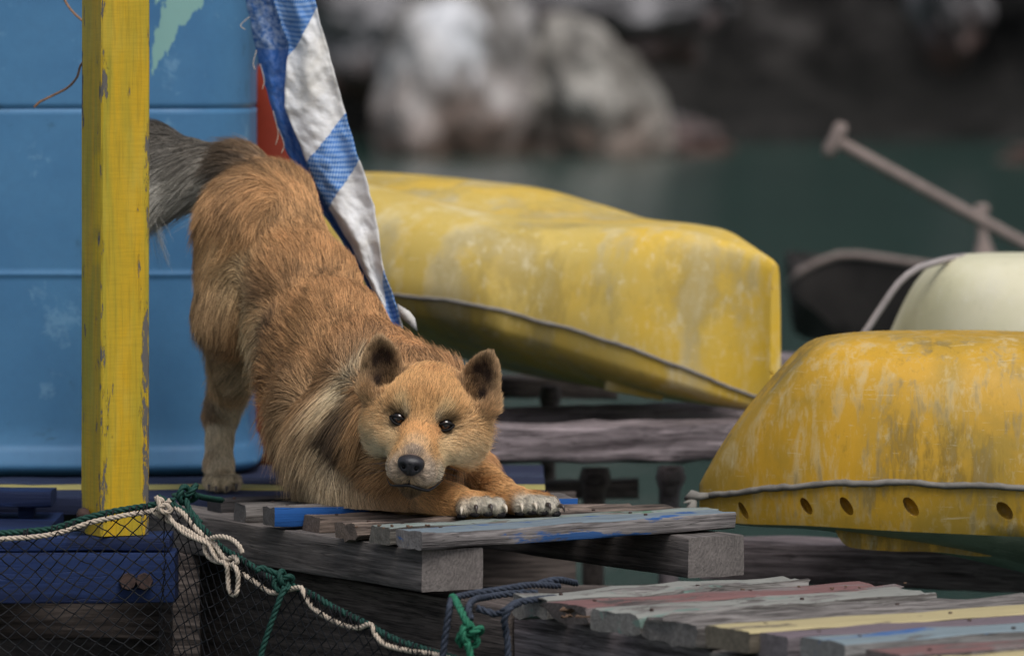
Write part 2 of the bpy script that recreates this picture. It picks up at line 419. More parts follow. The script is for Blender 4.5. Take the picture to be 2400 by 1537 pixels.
def plastic(name, base, olive, pale, sc=3.0, streak=(1, 1, 1), rough=.42, dirt=.5, amt=.45):
    m, nt, b = newmat(name)
    v = coords(nt, (1, 1, 1), rand=True); vs = coords(nt, streak, rand=True)
    n1 = noise(nt, v, sc, 6, .6, .5); n2 = noise(nt, vs, sc*2.2, 8, .68, .3); n3 = noise(nt, v, sc*.8, 4, .55, .2)
    c = mixc(nt, ramp(nt, n1, [(.38, 0), (.62, .85)]), base, olive)
    c = mixc(nt, ramp(nt, n2, [(.50, 0), (.64, amt)]), c, pale)
    c = mixc(nt, ramp(nt, math_(nt, 'MULTIPLY', n3, n2), [(.26, 0), (.33, dirt)]), c, [x*.45 for x in olive])
    hf = noise(nt, coords(nt, (2, 2, .8), rand=True), 30, 6, .75)
    c = mixc(nt, ramp(nt, hf, [(.55, 0), (.68, .35)]), c, pale); c = mixc(nt, ramp(nt, hf, [(.30, .45), (.42, 0)]), c, [x*.6 for x in olive])
    s2 = noise(nt, coords(nt, (2, 2, 30), rand=True, rot=(.1, R(-50), .5)), 12, 2, .5, .8)
    c = mixc(nt, ramp(nt, s2, [(.70, 0), (.72, .45)]), c, pale)
    sn = noise(nt, coords(nt, (1, 1, 26), rand=True, rot=(.3, R(62), .2)), 16, 3, .6, 1.5)
    c = mixc(nt, ramp(nt, sn, [(.705, 0), (.73, .6)]), c, pale)
    nt.links.new(c, b.inputs['Base Color'])
    nt.links.new(ramp(nt, n2, [(.3, rough), (.65, rough+.22)]), b.inputs['Roughness']); b.inputs['Specular IOR Level'].default_value = .35
    bump(nt, b, n2, .0012, .5); return m
M['ykayak'] = plastic('yellow_hull_plastic', S(212,172,52), S(196,172,96), S(232,224,196), 3.2, (1.3, 1.3, .5))
M['ykayak2'] = plastic('worn_yellow_hull_plastic', S(196,150,40), S(152,126,50), S(202,190,156), 6.0, (3.6, 2.6, .7), .40, .6, .42)
M['underside'] = plastic('grimy_grey_green_deck', S(132,138,118), S(100,106,90), S(160,164,144), 5)
M['pale_hull'] = plastic('cream_hull_plastic', S(206,200,172), S(192,188,154), S(216,212,194), 3, (1, 1, .6), .5, .15)
M['seam'] = simple('grey_seam', S(120,116,110), .8, .3, .35, 30, .002)

HP = [(0, 'top', 'seam', 0), (.25, 'top', 'seam', .005), (.48, 'top', 'seam', .03), (.66, 'top', 'seam', .09), (.80, 'top', 'seam', .2), (.89, 'top', 'seam', .36),
      (.95, 'top', 'seam', .58), (.985, 'top', 'seam', .8), (1.0, 'top', 'seam', 1), (.985, 'seam', 'band', .3), (.96, 'seam', 'band', .75), (.93, 'seam', 'band', 1), (.80, 'band', 'bot', .3), (.5, 'band', 'bot', .7), (0, 'band', 'bot', 1)]
def axis_interp(ctrl, n):
    pts = catmull([Vector(c) for c in ctrl], n); return [tuple(p) for p in pts]
def seam_strip(name, rings, j, r, mat, parent, jitter=.3):
    path = [Vector(rg[j]) for rg in rings]; path = resample(path, .012)
    path = [p+Vector((0, -r*.4, r*.25*math.sin(i*.7)+r*.5*random.uniform(-jitter, jitter))) for i, p in enumerate(path)]
    rr = [r*(1+.25*random.uniform(-1, 1)*jitter) for _ in path]
    v, f = tube_vf(path, rr, 6); return link(name, mesh(name, v, f), mat, parent)

def carve(o, cuts):
    """cut leaning oval recesses into a hull"""
    for (x, y, D, hx, hy, dp) in cuts:
        bm = bmesh.new(); bmesh.ops.create_uvsphere(bm, u_segments=24, v_segments=16, radius=1); c = P(x, y, D); s = D/FPX
        for v in bm.verts:
            a, b2 = v.co.x*hx, v.co.z*hy; v.co = Vector(((a*.83-b2*.42)*s, v.co.y*dp, b2*.92*s))+c
        me = bpy.data.meshes.new('cut'); bm.to_mesh(me); bm.free(); co = bpy.data.objects.new('cut', me); scene.collection.objects.link(co)
        md = o.modifiers.new('b', 'BOOLEAN'); md.operation = 'DIFFERENCE'; md.solver = 'EXACT'; md.object = co
        bpy.context.view_layer.update(); ev = o.evaluated_get(bpy.context.evaluated_depsgraph_get())
        nm = bpy.data.meshes.new_from_object(ev); o.modifiers.clear(); mats = [m for m in o.data.materials]; o.data = nm
        if not nm.materials:
            for m in mats: nm.materials.append(m)
        bpy.data.objects.remove(co)
    o.data.shade_smooth(); o.data.set_sharp_from_angle(angle=R(40))
# far yellow kayak, keel up
def far_kayak():
    root = empty('yellow_kayak', P(1500, 960, 9.3), label='faded yellow kayak turned keel up on the blurred beam behind the dog', cat='kayak')
    cv = dict(top=smooth_curve([(600,400),(760,415),(870,433),(1000,464),(1150,500),(1300,519),(1440,526),(1560,530),(1640,543),(1720,566),(1780,594),(1812,616),(1832,648)]),
              seam=smooth_curve([(600,690),(800,688),(930,692),(1060,706),(1150,722),(1250,748),(1400,790),(1600,862),(1700,902),(1790,938),(1834,950)]),
              band=smooth_curve([(600,740),(930,742),(1150,775),(1400,850),(1600,905),(1780,955),(1834,958)]),
              bot=smooth_curve([(600,790),(930,800),(1050,832),(1200,872),(1350,900),(1500,925),(1650,948),(1760,962),(1834,962)]))
    ax = axis_interp([(1818,9.02,.012),(1790,9.04,.020),(1745,9.07,.042),(1680,9.11,.09),(1580,9.18,.165),(1450,9.3,.265),(1280,9.4,.30),(1100,9.52,.31),(950,9.65,.30),(760,9.85,.28),(650,9.98,.25)], 48)
    _, rg = hull('hull', ax, cv, HP, M['ykayak'], root)
    seam_strip('seam', rg, 8, .0032, M['seam'], root, .4)
    # upright stem blade with its drain slots
    pts = [P(1822,640,9.0), P(1829,700,9.0), P(1829,850,9.0), P(1812,935,9.0)]
    carve(_, [(1793, 820, 8.99, 7, 22, .02), (1812, 880, 9.0, 6, 16, .02), (1812, 677, 9.0, 5, 5, .02)])
    # yellow deck lug below
    o = box_board('deck_lug', P(1420, 885, 9.15), P(1560, 912, 9.15), .05, .02, M['ykayak'], root, back=Vector((0, 1, 0)))
far_kayak()

def near_kayak():
    root = empty('yellow_kayak', P(2100, 1290, 7.9), label='scuffed yellow kayak with oval holes under its grey seam, at the right edge', cat='kayak')
    cv = dict(top=smooth_curve([(1600,1190),(1632,1146),(1660,1100),(1700,1040),(1760,960),(1850,860),(1895,817),(1930,797),(1985,787),(2060,782),(2150,781),(2250,781),(2400,784),(2700,800)]),
              seam=smooth_curve([(1600,1172),(1640,1165),(1700,1157),(1800,1144),(1900,1136),(2050,1130),(2200,1135),(2400,1143),(2700,1160)]),
              band=smooth_curve([(1600,1190),(1640,1208),(1700,1222),(1760,1228),(1900,1232),(2100,1244),(2400,1258),(2700,1275)]),
              bot=smooth_curve([(1600,1195),(1640,1212),(1750,1232),(1900,1240),(2000,1254),(2100,1276),(2250,1306),(2400,1342),(2700,1420)]))
    ax = axis_interp([(1640,8.1200,.004),(1655,8.1203,.02),(1690,8.1210,.05),(1760,8.1224,.095),(1850,8.1242,.14),(1960,8.1264,.178),(2100,8.1292,.212),(2300,8.1332,.24),(2560,8.1384,.26),(2900,8.1452,.27)], 46)
    _, rg = hull('hull', ax, cv, HP, M['ykayak2'], root, M['underside'])
    seam_strip('seam', rg, 8, .0045, M['seam'], root, .5)
    near = [Vector(r[10]) for r in rg]; cuts = []
    for (x, y, hx, hy) in ((1742,1196,10,22),(1890,1185,14,22),(1984,1185,16,24),(2135,1187,19,25),(2354,1196,21,24)):
        best = min(near, key=lambda q: abs((CX+FPX*q.x/(q.y))-x)); cuts.append((x, y, best.y, hx, hy, .022))
    carve(_, cuts)
    # cockpit rim under the deck
    V, F = [], []
    poly = smooth_curve([(1955,1236),(1968,1262),(1990,1281),(2040,1288),(2110,1292),(2190,1293),(2290,1303),(2345,1300),(2330,1286),(2240,1268),(2120,1254),(2030,1240)], 44)
    V = [P(x, y, 7.995+.02*abs(x-2150)/200) for x, y in poly]+[P(x, y-3, 8.09) for x, y in poly]; n_ = len(poly)
    F = [tuple(range(n_)), tuple(reversed(range(n_, 2*n_)))]+[(i, (i+1) % n_, n_+(i+1) % n_, n_+i) for i in range(n_)]
    me = mesh('cockpit_rim', V, F, True, 40); bmm = bmesh.new(); bmm.from_mesh(me); bmesh.ops.recalc_face_normals(bmm, faces=bmm.faces); bmm.to_mesh(me); bmm.free()
    link('cockpit_rim', me, M['ykayak2'], root)
    # frayed end
    v, f = tube_vf([P(1606,1168,8.05), P(1622,1160,8.04), P(1640,1163,8.04), P(1660,1160,8.04)], [.003, .008, .006, .004], 7)
    v2, f2 = tube_vf([P(1625,1170,8.04), P(1618,1200,8.04), P(1612,1215,8.04)], [.006, .009, .006], 7, base=len(v))
    v3, f3 = tube_vf([P(1625,1172,8.04), P(1602,1178,8.03)], [.004, .001], 6, base=len(v)+len(v2)); 
    link('torn_tip', mesh('torn_tip', v+v2+v3, f+f2+f3), M['seam'], root)
M['hole'] = simple('yellow_recess', S(175,135,20), .5, .3, .15, 30)
near_kayak()

def pale_kayak():
    root = empty('cream_kayak', P(2300, 880, 9.3), label='cream coloured upturned kayak behind the scuffed yellow one, with a grey cord over its end', cat='kayak')
    cv = dict(top=smooth_curve([(2030,900),(2060,830),(2090,775),(2130,700),(2165,650),(2200,619),(2235,604),(2290,598),(2400,596),(2700,600)]),
              seam=smooth_curve([(2030,905),(2060,900),(2400,900),(2700,905)]), band=[(2000,930),(2700,935)], bot=[(2000,945),(2700,960)])
    ax = axis_interp([(2062,9.25,.01),(2090,9.2503,.04),(2140,9.2508,.1),(2220,9.2516,.17),(2330,9.2527,.22),(2500,9.2544,.25),(2800,9.2574,.26)], 30)
    _, rg = hull('hull', ax, cv, HP, M['pale_hull'], root)
    seam_strip('seam', rg, 8, .004, M['seam'], root, .3)
pale_kayak()
pth = resample(catmull([P(1985,830,9.12), P(2025,782,9.12), P(2065,722,9.12), P(2105,665,9.12), P(2145,632,9.13), P(2190,616,9.14), P(2232,606,9.2), P(2290,604,9.4), P(2340,640,9.55)], 60), .02)
v, f = tube_vf(pth, .0058, 8)
tag(recentre(link('mooring_rope', mesh('mooring_rope', v, f), M['hose'])), 'thick pale grey cord looping over the end of the cream kayak', 'cord')

def sampan():
    root = empty('wooden_boat', Vector((.75*1, 13.8, WZ)), label='dark weathered wooden boat floating behind the cream kayak', cat='boat')
    cv = dict(top=smooth_curve([(1840,680),(1850,664),(1880,632),(1950,602),(1985,595),(2080,607),(2180,622),(2300,636),(2700,680)]),
              seam=smooth_curve([(1840,690),(1900,720),(1950,765),(2000,795),(2100,815),(2700,850)]),
              band=[(1840,692),(2700,852)], bot=smooth_curve([(1840,694),(1900,725),(1960,790),(2000,815),(2700,870)]))
    cv['band'] = cv['bot']
    PR = [(0, 'top', 'seam', .12), (.85, 'top', 'seam', .12), (.88, 'top', 'seam', 0), (1, 'top', 'seam', 0), (.99, 'top', 'seam', .2), (.93, 'top', 'seam', .5), (.84, 'top', 'seam', .8), (.75, 'top', 'seam', 1), (0, 'seam', 'bot', 1)]
    ax = axis_interp([(1850,13.8,.01),(1880,13.8,.06),(1950,13.85,.18),(2060,13.9,.3),(2250,13.95,.4),(2600,14.0,.42)], 24)
    _, rg = hull('hull', ax, cv, PR, M['boat'], root)
    v, f = tube_vf(resample([Vector(r[3]) for r in rg], .05), .0095, 7); link('gunwale', mesh('gunwale', v, f), M['oar'], root)
    v, f = tube_vf([P(2308,700,13.5), P(2308,610,13.5), P(2304,560,13.5), P(2301,505,13.5), P(2301,490,13.5), P(2301,478,13.5)], [.045, .032, .014, .012, .021, .012], 10)
    link('oar_peg', mesh('oar_peg', v, f), M['oar'], root)
M['boat'] = simple('dark_boat_planks', S(44,40,38), .8, .3, .6, 5, .004)
sampan()
v, f = tube_vf(resample([P(1958,330,13.2), P(2180,452,13.3), P(2400,572,13.4), P(2800,792,13.6)], .1), .0145, 10)
v2, f2 = tube_vf([P(1938,368,13.2), P(1944,352,13.2), P(1958,325,13.2), P(1970,302,13.2), P(1975,288,13.2)], [.011, .018, .016, .018, .011], 10, base=len(v))
oar = empty('oar', P(2300,520,13.35), label='long bleached wooden oar with a crosswise grip, slanting over the dark boat', cat='oar')
link('shaft', mesh('shaft', v, f), M['oar'], oar)
v2, f2 = tube_vf([P(1938,368,13.2), P(1944,352,13.2), P(1958,325,13.2), P(1970,302,13.2), P(1975,288,13.2)], [.011, .018, .016, .018, .011], 10)
link('grip', mesh('grip', v2, f2), M['oar'], oar)

# ---------------------------------------------------------------- blue tank, drum
def tank():
    root = empty('blue_tank', P(150, 1112, 8.6), label='big sky blue plastic tank with rounded corner, standing behind the post and the tail', cat='tank')
    x1 = P(588, 700, 8.72).x; x0 = x1-1.5; y0, y1 = 8.6, 9.35; rc = .13
    zt = lambda py: P(300, py, 8.6).z
    prof = [(zt(1116), -.010), (zt(1108), .003), (zt(1098), .012), (zt(1086), .012), (zt(1078), .008), (zt(1062), .007), (zt(1050), .001), (zt(1040), -.002), (zt(900), -.002), (zt(660), 0), (zt(650), 0), (zt(646), .0018), (zt(641), .0018), (zt(637), 0), (zt(627), 0), (zt(400), 0),
            (zt(270), 0), (zt(259), 0), (zt(256), -.0025), (zt(253), -.0025), (zt(250), 0), (zt(240), 0), (zt(100), 0), (zt(-60), 0), (.80, 0), (.83, -.01), (.84, -.05)]
    pf = []
    for a, b in zip(prof, prof[1:]):
        k = max(1, int(abs(b[0]-a[0])/.03))
        for i in range(k): t = i/k; pf.append((a[0]*(1-t)+b[0]*t, a[1]*(1-t)+b[1]*t))
    pf.append(prof[-1])
    out = []
    def arc(cx, cy, a0, a1, n=10):
        for i in range(n+1):
            a = a0+(a1-a0)*i/n; out.append((cx, cy, math.cos(a), math.sin(a)))
    arc(x0+rc, y0+rc, math.pi, 1.5*math.pi)
    for i in range(1, 20): out.append((x0+rc+(x1-x0-2*rc)*i/20, y0+rc, 0, -1))
    arc(x1-rc, y0+rc, -math.pi/2, 0, 14); arc(x1-rc, y1-rc, 0, math.pi/2); arc(x0+rc, y1-rc, math.pi/2, math.pi)
    V, F = [], []; n = len(out)
    for (z, o) in pf:
        for (cx, cy, c, s) in out:
            bow = -.012*math.exp(-((cx-(x0+x1)/2)/.5)**2)*(s < -.99)
            rr = rc+o; V.append((cx+c*rr, cy+s*rr+bow, z+.0012*fbm(cx*5, cy, z*3, 2)))
    for i in range(len(pf)-1):
        for j in range(n): F.append((i*n+j, i*n+(j+1) % n, (i+1)*n+(j+1) % n, (i+1)*n+j))
    F.append(tuple(reversed(range(n)))); F.append(tuple((len(pf)-1)*n+j for j in range(n)))
    m, nt, b = newmat('blue_plastic'); v = coords(nt, rand=False)
    n1 = noise(nt, v, 3.5, 6, .6, .4); n2 = noise(nt, coords(nt, (1, 1, 1), rand=False), 14, 8, .72, .2); n3 = noise(nt, v, 90, 3, .6)
    c = mixc(nt, ramp(nt, n1, [(.35, 0), (.65, 1)]), S(62,108,148), S(74,122,160))
    c = mixc(nt, ramp(nt, n2, [(.59, 0), (.66, .3)]), c, S(135,175,200))
    c = mixc(nt, ramp(nt, n2, [(.30, .55), (.38, 0)]), c, S(48,78,92))
    c = mixc(nt, ramp(nt, n3, [(.3, .14), (.6, 0)]), c, S(60,90,120))
    # pale green brushed paint at the upper middle of the wall
    sx = nt.nodes.new('ShaderNodeSeparateXYZ'); nt.links.new(v, sx.inputs[0])
    gx = P(385, 60, 8.6); g = noise(nt, coords(nt, (1.6, 1, .55), rand=False, rot=(0, R(-18), 0)), 36, 6, .6, .1)
    cx_ = gx.x-root.location.x*0; 
    dz = math_(nt, 'MULTIPLY', math_(nt, 'SUBTRACT', sx.outputs[2], zt(150)), 4.2)
    dx = math_(nt, 'MULTIPLY', math_(nt, 'ABSOLUTE', math_(nt, 'SUBTRACT', math_(nt, 'SUBTRACT', sx.outputs[0], gx.x), math_(nt, 'MULTIPLY', math_(nt, 'SUBTRACT', sx.outputs[2], zt(100)), .40))), 13.0)
    msk = math_(nt, 'ADD', g, math_(nt, 'SUBTRACT', dz, dx))
    c = mixc(nt, ramp(nt, msk, [(.43, 0), (.47, .6)]), c, S(150,190,165))
    nt.links.new(c, b.inputs['Base Color']); b.inputs['Roughness'].default_value = .5; b.inputs['Specular IOR Level'].default_value = .3
    bump(nt, b, n2, .0008, .5)
    link('wall', mesh('wall', V, F, True, 60), m, root)
tank()
def drum():
    root = empty('orange_drum', P(700, 1100, 9.0), label='orange plastic drum squeezed behind the blue tank and the hanging tarp', cat='drum')
    c = P(652, 1100, 9.0); prof = [(0, .04), (.004, .050), (.015, .060), (.035, .066), (.1, .068), (.25, .069), (.26, .073), (.275, .073), (.285, .069), (.55, .068), (.6, .064), (.63, .055), (.64, .04)]
    V, F = [], []; n = 36
    for (z, r) in prof:
        for k in range(n): a = 2*math.pi*k/n; V.append((c.x+r*math.cos(a), c.y+r*math.sin(a), c.z+z))
    for i in range(len(prof)-1):
        for k in range(n): F.append((i*n+k, i*n+(k+1) % n, (i+1)*n+(k+1) % n, (i+1)*n+k))
    F.append(tuple(reversed(range(n)))); F.append(tuple((len(prof)-1)*n+j for j in range(n)))
    link('barrel', mesh('barrel', V, F, True, 50), M['orange'], root)
    v, f = tube_vf([c+Vector((0, 0, .64)), c+Vector((0, 0, .665))], .022, 14); link('cap', mesh('cap', v, f, True, 40), M['iron'], root)
drum()

# ---------------------------------------------------------------- yellow post
def post():
    c = G(237, 1257, -.041); a0 = R(27); wl = .0715
    e1 = Vector((math.cos(a0), math.sin(a0), 0)); e2 = Vector((-math.sin(a0), math.cos(a0), 0))
    top = 1.0; nz = 60; sec = []
    r = .0022
    for (u, v) in ((0, 0), (1, 0), (1, 1), (0, 1)):
        for k in range(3):
            sec.append((u, v, k))
    V, F = [], []
    base = [(r, 0), (wl*.5, 0), (wl-r, 0), (wl, r), (wl, wl*.5), (wl, wl-r), (wl-r, wl), (wl*.5, wl), (r, wl), (0, wl-r), (0, wl*.5), (0, r)]
    for i in range(nz+1):
        z = top*i/nz; tp = Vector((.0045*z, 0, 0))
        for (u, v) in base:
            wv = .0006*fbm(u*60, v*60, z*9, 3); V.append(e1*(u+wv)+e2*(v+wv)+tp+Vector((0, 0, z)))
    n = len(base)
    for i in range(nz):
        for j in range(n): F.append((i*n+j, i*n+(j+1) % n, (i+1)*n+(j+1) % n, (i+1)*n+j))
    F.append(tuple(reversed(range(n)))); F.append(tuple(nz*n+j for j in range(n)))
    m, nt, b = newmat('yellow_post_paint')
    vz = coords(nt, (26, 26, 2.2), rand=False); vf = coords(nt, (220, 220, 12), rand=False); v = coords(nt, rand=False); vh = coords(nt, (30, 30, 420), rand=False)
    n1 = noise(nt, vz, 1, 6, .62, .5); n2 = noise(nt, vf, 1, 4, .6); n3 = noise(nt, coords(nt, (60, 60, 14), rand=False), 1, 8, .72, .2); nh = noise(nt, vh, 1, 2, .5, .2)
    c = mixc(nt, ramp(nt, n1, [(.38, 0), (.60, 1)]), S(196,156,28), S(158,146,44))
    c = mixc(nt, ramp(nt, noise(nt, coords(nt, (14, 14, 5), rand=False), 1, 4, .6), [(.5, 0), (.7, .55)]), c, S(186,170,74))
    c = mixc(nt, ramp(nt, n2, [(.32, .35), (.5, 0)]), c, S(120,108,30)); c = mixc(nt, ramp(nt, nh, [(.35, .16), (.6, 0)]), c, S(120,104,24))
    # chips: mainly along the arrises, more towards the foot
    tc = nt.nodes.new('ShaderNodeTexCoord'); sx = nt.nodes.new('ShaderNodeSeparateXYZ'); 
    geo = nt.nodes.new('ShaderNodeTexCoord')
    at = nt.nodes.new('ShaderNodeAttribute'); at.attribute_name = 'edge'
    k = math_(nt, 'ADD', n3, math_(nt, 'MULTIPLY', at.outputs[2], .21))
    c = mixc(nt, ramp(nt, k, [(.715, 0), (.73, 1)]), c, S(92,88,84))
    nt.links.new(c, b.inputs['Base Color']); b.inputs['Roughness'].default_value = .55; b.inputs['Specular IOR Level'].default_value = .35
    bump(nt, b, math_(nt, 'ADD', n2, math_(nt, 'MULTIPLY', ramp(nt, k, [(.70, 1), (.715, 0)]), .8)), .0012, .7)
    me = mesh('yellow_post', V, F, True, 40)
    at_ = me.attributes.new('edge', 'FLOAT', 'POINT')
    ed = np.array([(1.0 if min(abs(u-0), abs(u-wl)) < .003 and min(abs(v-0), abs(v-wl)) < .003 else 0.0) for i in range(nz+1) for (u, v) in base], np.float32)
    zz = np.array([i/nz for i in range(nz+1) for _ in base]); ed = ed*(.72+.5*np.exp(-zz*5)); at_.data.foreach_set('value', ed.astype(np.float32))
    o = link('yellow_post', me, m); o.location = G(237, 1257, -.041)
    tag(o, 'square timber post in chipped yellow paint standing in front of the blue tank', 'post')
    pl = rope_mesh('bolt_head', [P(222,1205,7.62), P(222,1206,7.6)], .004) if False else None
    v, f = tube_vf([P(196,1206,7.80), P(196,1206,7.755)], [.011, .009], 9); link('bolt', mesh('bolt', v, f), M['iron'], o)
    return o
post()
def twine(ctrl, lab, r=.0018):
    o = link('twine', rope_mesh('twine', ctrl, r, smoothn=8), M['twine']); tag(recentre(o), lab, 'string')
twine([P(140,-20,8.15), P(158,12,8.15), P(176,34,8.13), P(192,48,8.1), P(215,70,8.05)], 'short brown twine slanting behind the post at the top left corner')
twine([P(215,130,8.05), P(190,152,8.1), P(180,182,8.12), P(158,206,8.14), P(128,222,8.15), P(104,234,8.15), P(92,240,8.15), P(80,252,8.15)], 'frayed brown twine end curling out left of the yellow post')

# ---------------------------------------------------------------- striped tarp
def tarp():
    m, nt, b = newmat('striped_tarp'); tc = nt.nodes.new('ShaderNodeTexCoord'); sx = nt.nodes.new('ShaderNodeSeparateXYZ'); nt.links.new(tc.outputs['UV'], sx.inputs[0])
    v = coords(nt, rand=False); n1 = noise(nt, v, 30, 6, .65); n2 = noise(nt, v, 9, 5, .6, .5); nw = noise(nt, coords(nt, (1, 1, 1), 'UV', False), 30, 4, .6)
    band = math_(nt, 'ADD', sx.outputs[1], math_(nt, 'MULTIPLY', math_(nt, 'SUBTRACT', nw, .5), .012))
    def stripes(stops): return ramp(nt, band, stops, 'CONSTANT')
    white = mixc(nt, ramp(nt, n2, [(.45, 0), (.7, .5)]), S(222,222,224), S(192,182,158))
    white = mixc(nt, ramp(nt, n1, [(.3, .3), (.5, 0)]), white, S(176,168,154))
    ck = nt.nodes.new('ShaderNodeTexChecker'); ck.inputs['Scale'].default_value = 1; mpu = coords(nt, (20, 150, 1), 'UV', False); nt.links.new(mpu, ck.inputs[0])
    ckm = math_(nt, 'MULTIPLY', ck.outputs[1], ramp(nt, n2, [(.3, .35), (.6, .75)]))
    blue = mixc(nt, ckm, S(52,110,182), S(176,200,226))
    # u < 1: front strip, u 1..2: back strip (faded blue)
    fr = stripes([(0, 1.0), (.07, 0.0), (.349, 1.0), (.474, 0.0), (.769, 1.0), (.892, 0.0)])
    c1 = mixc(nt, fr, white, blue)
    nb = noise(nt, coords(nt, (7, 60, 1), 'UV', False), 1, 5, .7)
    c2 = mixc(nt, ramp(nt, nb, [(.40, 0), (.62, .75)]), S(58,106,172), S(178,194,220))
    fade = ramp(nt, band, [(0, 1), (.215, 1), (.22, .25), (1, .35)])
    c2 = mixc(nt, fade, S(44,98,176), c2)
    sel = math_(nt, 'GREATER_THAN', sx.outputs[0], 1.0)
    nt.links.new(mixc(nt, sel, c1, c2), b.inputs['Base Color']); b.inputs['Roughness'].default_value = .6; b.inputs['Specular IOR Level'].default_value = .3
    h = math_(nt, 'ADD', math_(nt, 'MULTIPLY', n1, .6), math_(nt, 'MULTIPLY', n2, 1.2)); bump(nt, b, h, .006, .7)
    L = [(-80,560),(0,578),(100,597),(200,622),(300,652),(400,692),(470,735),(560,800),(650,850),(720,890),(800,925)]
    Md = [(-80,628),(0,646),(60,664),(110,684),(170,676),(250,672),(350,714),(440,748),(560,822),(650,868),(720,900),(800,935)]
    Rr = [(-80,716),(0,738),(60,752),(100,765),(180,788),(250,806),(340,830),(400,852),(480,876),(560,890),(640,902),(700,924),(760,944),(800,950)]
    ip = lambda c, y: float(np.interp(y, [p[0] for p in c], [p[1] for p in c]))
    V, F, UV = [], [], []; nv = 170; nu = 22
    def strip(lf, rf, d0, d1, fold, uo, ph):
        b0 = len(V)
        for j in range(nv+1):
            y = -80+880*j/nv; l, r_ = ip(lf, y), ip(rf, y)
            l += 3*mnoise.noise(Vector((0, y*.03, ph))); r_ += 3*mnoise.noise(Vector((5, y*.03, ph)))
            for i in range(nu+1):
                u = i/nu; x = l+(r_-l)*u
                d = d0*(1-u)+d1*u+fold*math.sin(u*7.5+y*.004+ph)+.006*mnoise.fractal(Vector((u*2.5, y*.012, ph)), 1, 2, 4)+.0018*mnoise.fractal(Vector((u*9, y*.05, ph)), 1, 2, 3)
                V.append(P(x, y+6*math.sin(u*3), d)); UV.append((u*.98+uo, (y+80)/880+(.13*u-.17 if uo == 0 else 0)))
        for j in range(nv):
            for i in range(nu):
                a = b0+j*(nu+1)+i; F.append((a, a+1, a+nu+2, a+nu+1))
    strip(L, [(y, x+10) for y, x in Md], 8.33, 8.30, .006, 1.01, 2.0)
    strip([(y, x-6) for y, x in Md], Rr, 8.275, 8.26, .007, 0.0, .4)
    # torn tab at the foot
    b0 = len(V)
    for (x, y, d) in ((926,700,8.26),(948,790,8.26),(938,742,8.25),(979,776,8.23),(932,712,8.255),(972,745,8.235),(960,730,8.24),(981,778,8.23)):
        V.append(P(x, y, d)); UV.append((.5, .99))
    F.append((b0+4, b0+6, b0+5, b0+3, b0+2)); 
    me = mesh('striped_tarp', V, F)
    uvl = me.uv_layers.new(name='UVMap')
    for lp in me.loops: uvl.data[lp.index].uv = UV[lp.vertex_index]
    o = link('striped_tarp', me, m); recentre(o)
    so_ = o.modifiers.new('thick', 'SOLIDIFY'); so_.thickness = .0012
    tag(o, 'blue and white woven plastic tarp hanging in a narrow fold behind the dog', 'tarp')
    # frayed threads on its left edge
    for (y, dx, dy) in ((40,-22,30),(118,-8,46),(150,10,60),(260,12,80),(300,14,60)):
        x = ip(L, y); pts = [P(x, y, 8.31), P(x+dx*.6, y+dy*.35, 8.30), P(x+dx, y+dy*.7, 8.295), P(x+dx*.5, y+dy, 8.29)]
        v, f = tube_vf(catmull(pts, 8), .0006, 4); link('loose_thread', mesh('loose_thread', v, f), M['rope_cream'], o)
tarp()
# ---------------------------------------------------------------- timber platforms
def seg_end(p0, direction, L):
    d = Vector(direction).normalized(); return p0+d*L
JD = Vector((-.309, .516, 0)).normalized()      # joists run this way (away to the left)
def dock():
    root = empty('timber_platform', G(985, 1245, -.02), label='raised platform of short grey and blue planks on two joists, under the dog\'s front paws', cat='platform')
    def b(L, Rr, z, w, t, mat, **k): return box_board('plank', G(L[0], L[1], z), G(Rr[0], Rr[1], z), w, t, mat, root, back=Vector((0, 1, 0)), **k)
    b((986,1246), (1728,1199), 0, .056, .0235, M['grey_sky'], round_=.004)['label'] = 'front plank with pale blue and blue paint'
    b((912,1237), (1690,1193), -.0005, .05, .023, M['green_white'], round_=.003, ragged=.004)['label'] = 'plank with white and green paint at its end'
    b((834,1229), (1610,1189), -.0025, .058, .022, M['brown'], rough=.0028, round_=.005, ragged=.008)['label'] = 'rough brown plank'
    b((750,1213), (1500,1186), -.005, .062, .024, M['brown'], rough=.0022, round_=.005, ragged=.005)
    b((641,1191), (1357,1166), .004, .045, .0245, M['blue_side'], round_=.002)['label'] = 'plank with a bright blue side'
    b((572,1183), (1330,1158), -.001, .045, .026, M['grey'], round_=.004, ragged=.003)
    b((515,1172), (1100,1150), -.008, .05, .024, M['dark'], round_=.004)
    for (x, y, wd) in ((990, 1290, .092), (1615, 1260, .088)):
        p0 = G(x, y, -.026); box_board('joist', p0, p0+JD*(1.05 if x < 1200 else .95), wd, .054, M['beam'], root, back=Vector((1, 0, 0)), round_=.002, rough=.0006)
    return root
dock()
def timber(name, p0, p1, w, t, mat, label, cat='beam', back=Vector((0, 1, 0)), group=None, **k):
    o = box_board(name, p0, p1, w, t, mat, None, back=back, **k); return tag(o, label, cat, group)
pA = G(1193, 1424, -.092)
timber('timber_beam', pA, pA+JD*1.5, .11, .20, M['beam_dark'], 'long dark beam under the raised platform, half behind the black net', back=Vector((1, 0, 0)), rough=.0015)
pB = G(1204, 1428, -.094)
timber('timber_beam', pB, pB-JD*1.1, .11, .20, M['beam_light'], 'cracked grey beam carrying the near painted planks', back=Vector((1, 0, 0)), rough=.002, round_=.006)
timber('timber_beam', P(1640, 1265, 8.45), P(2560, 1300, 8.36), .10, .060, M['beam_light'], 'dark grained beam under the scuffed yellow kayak', rough=.002)
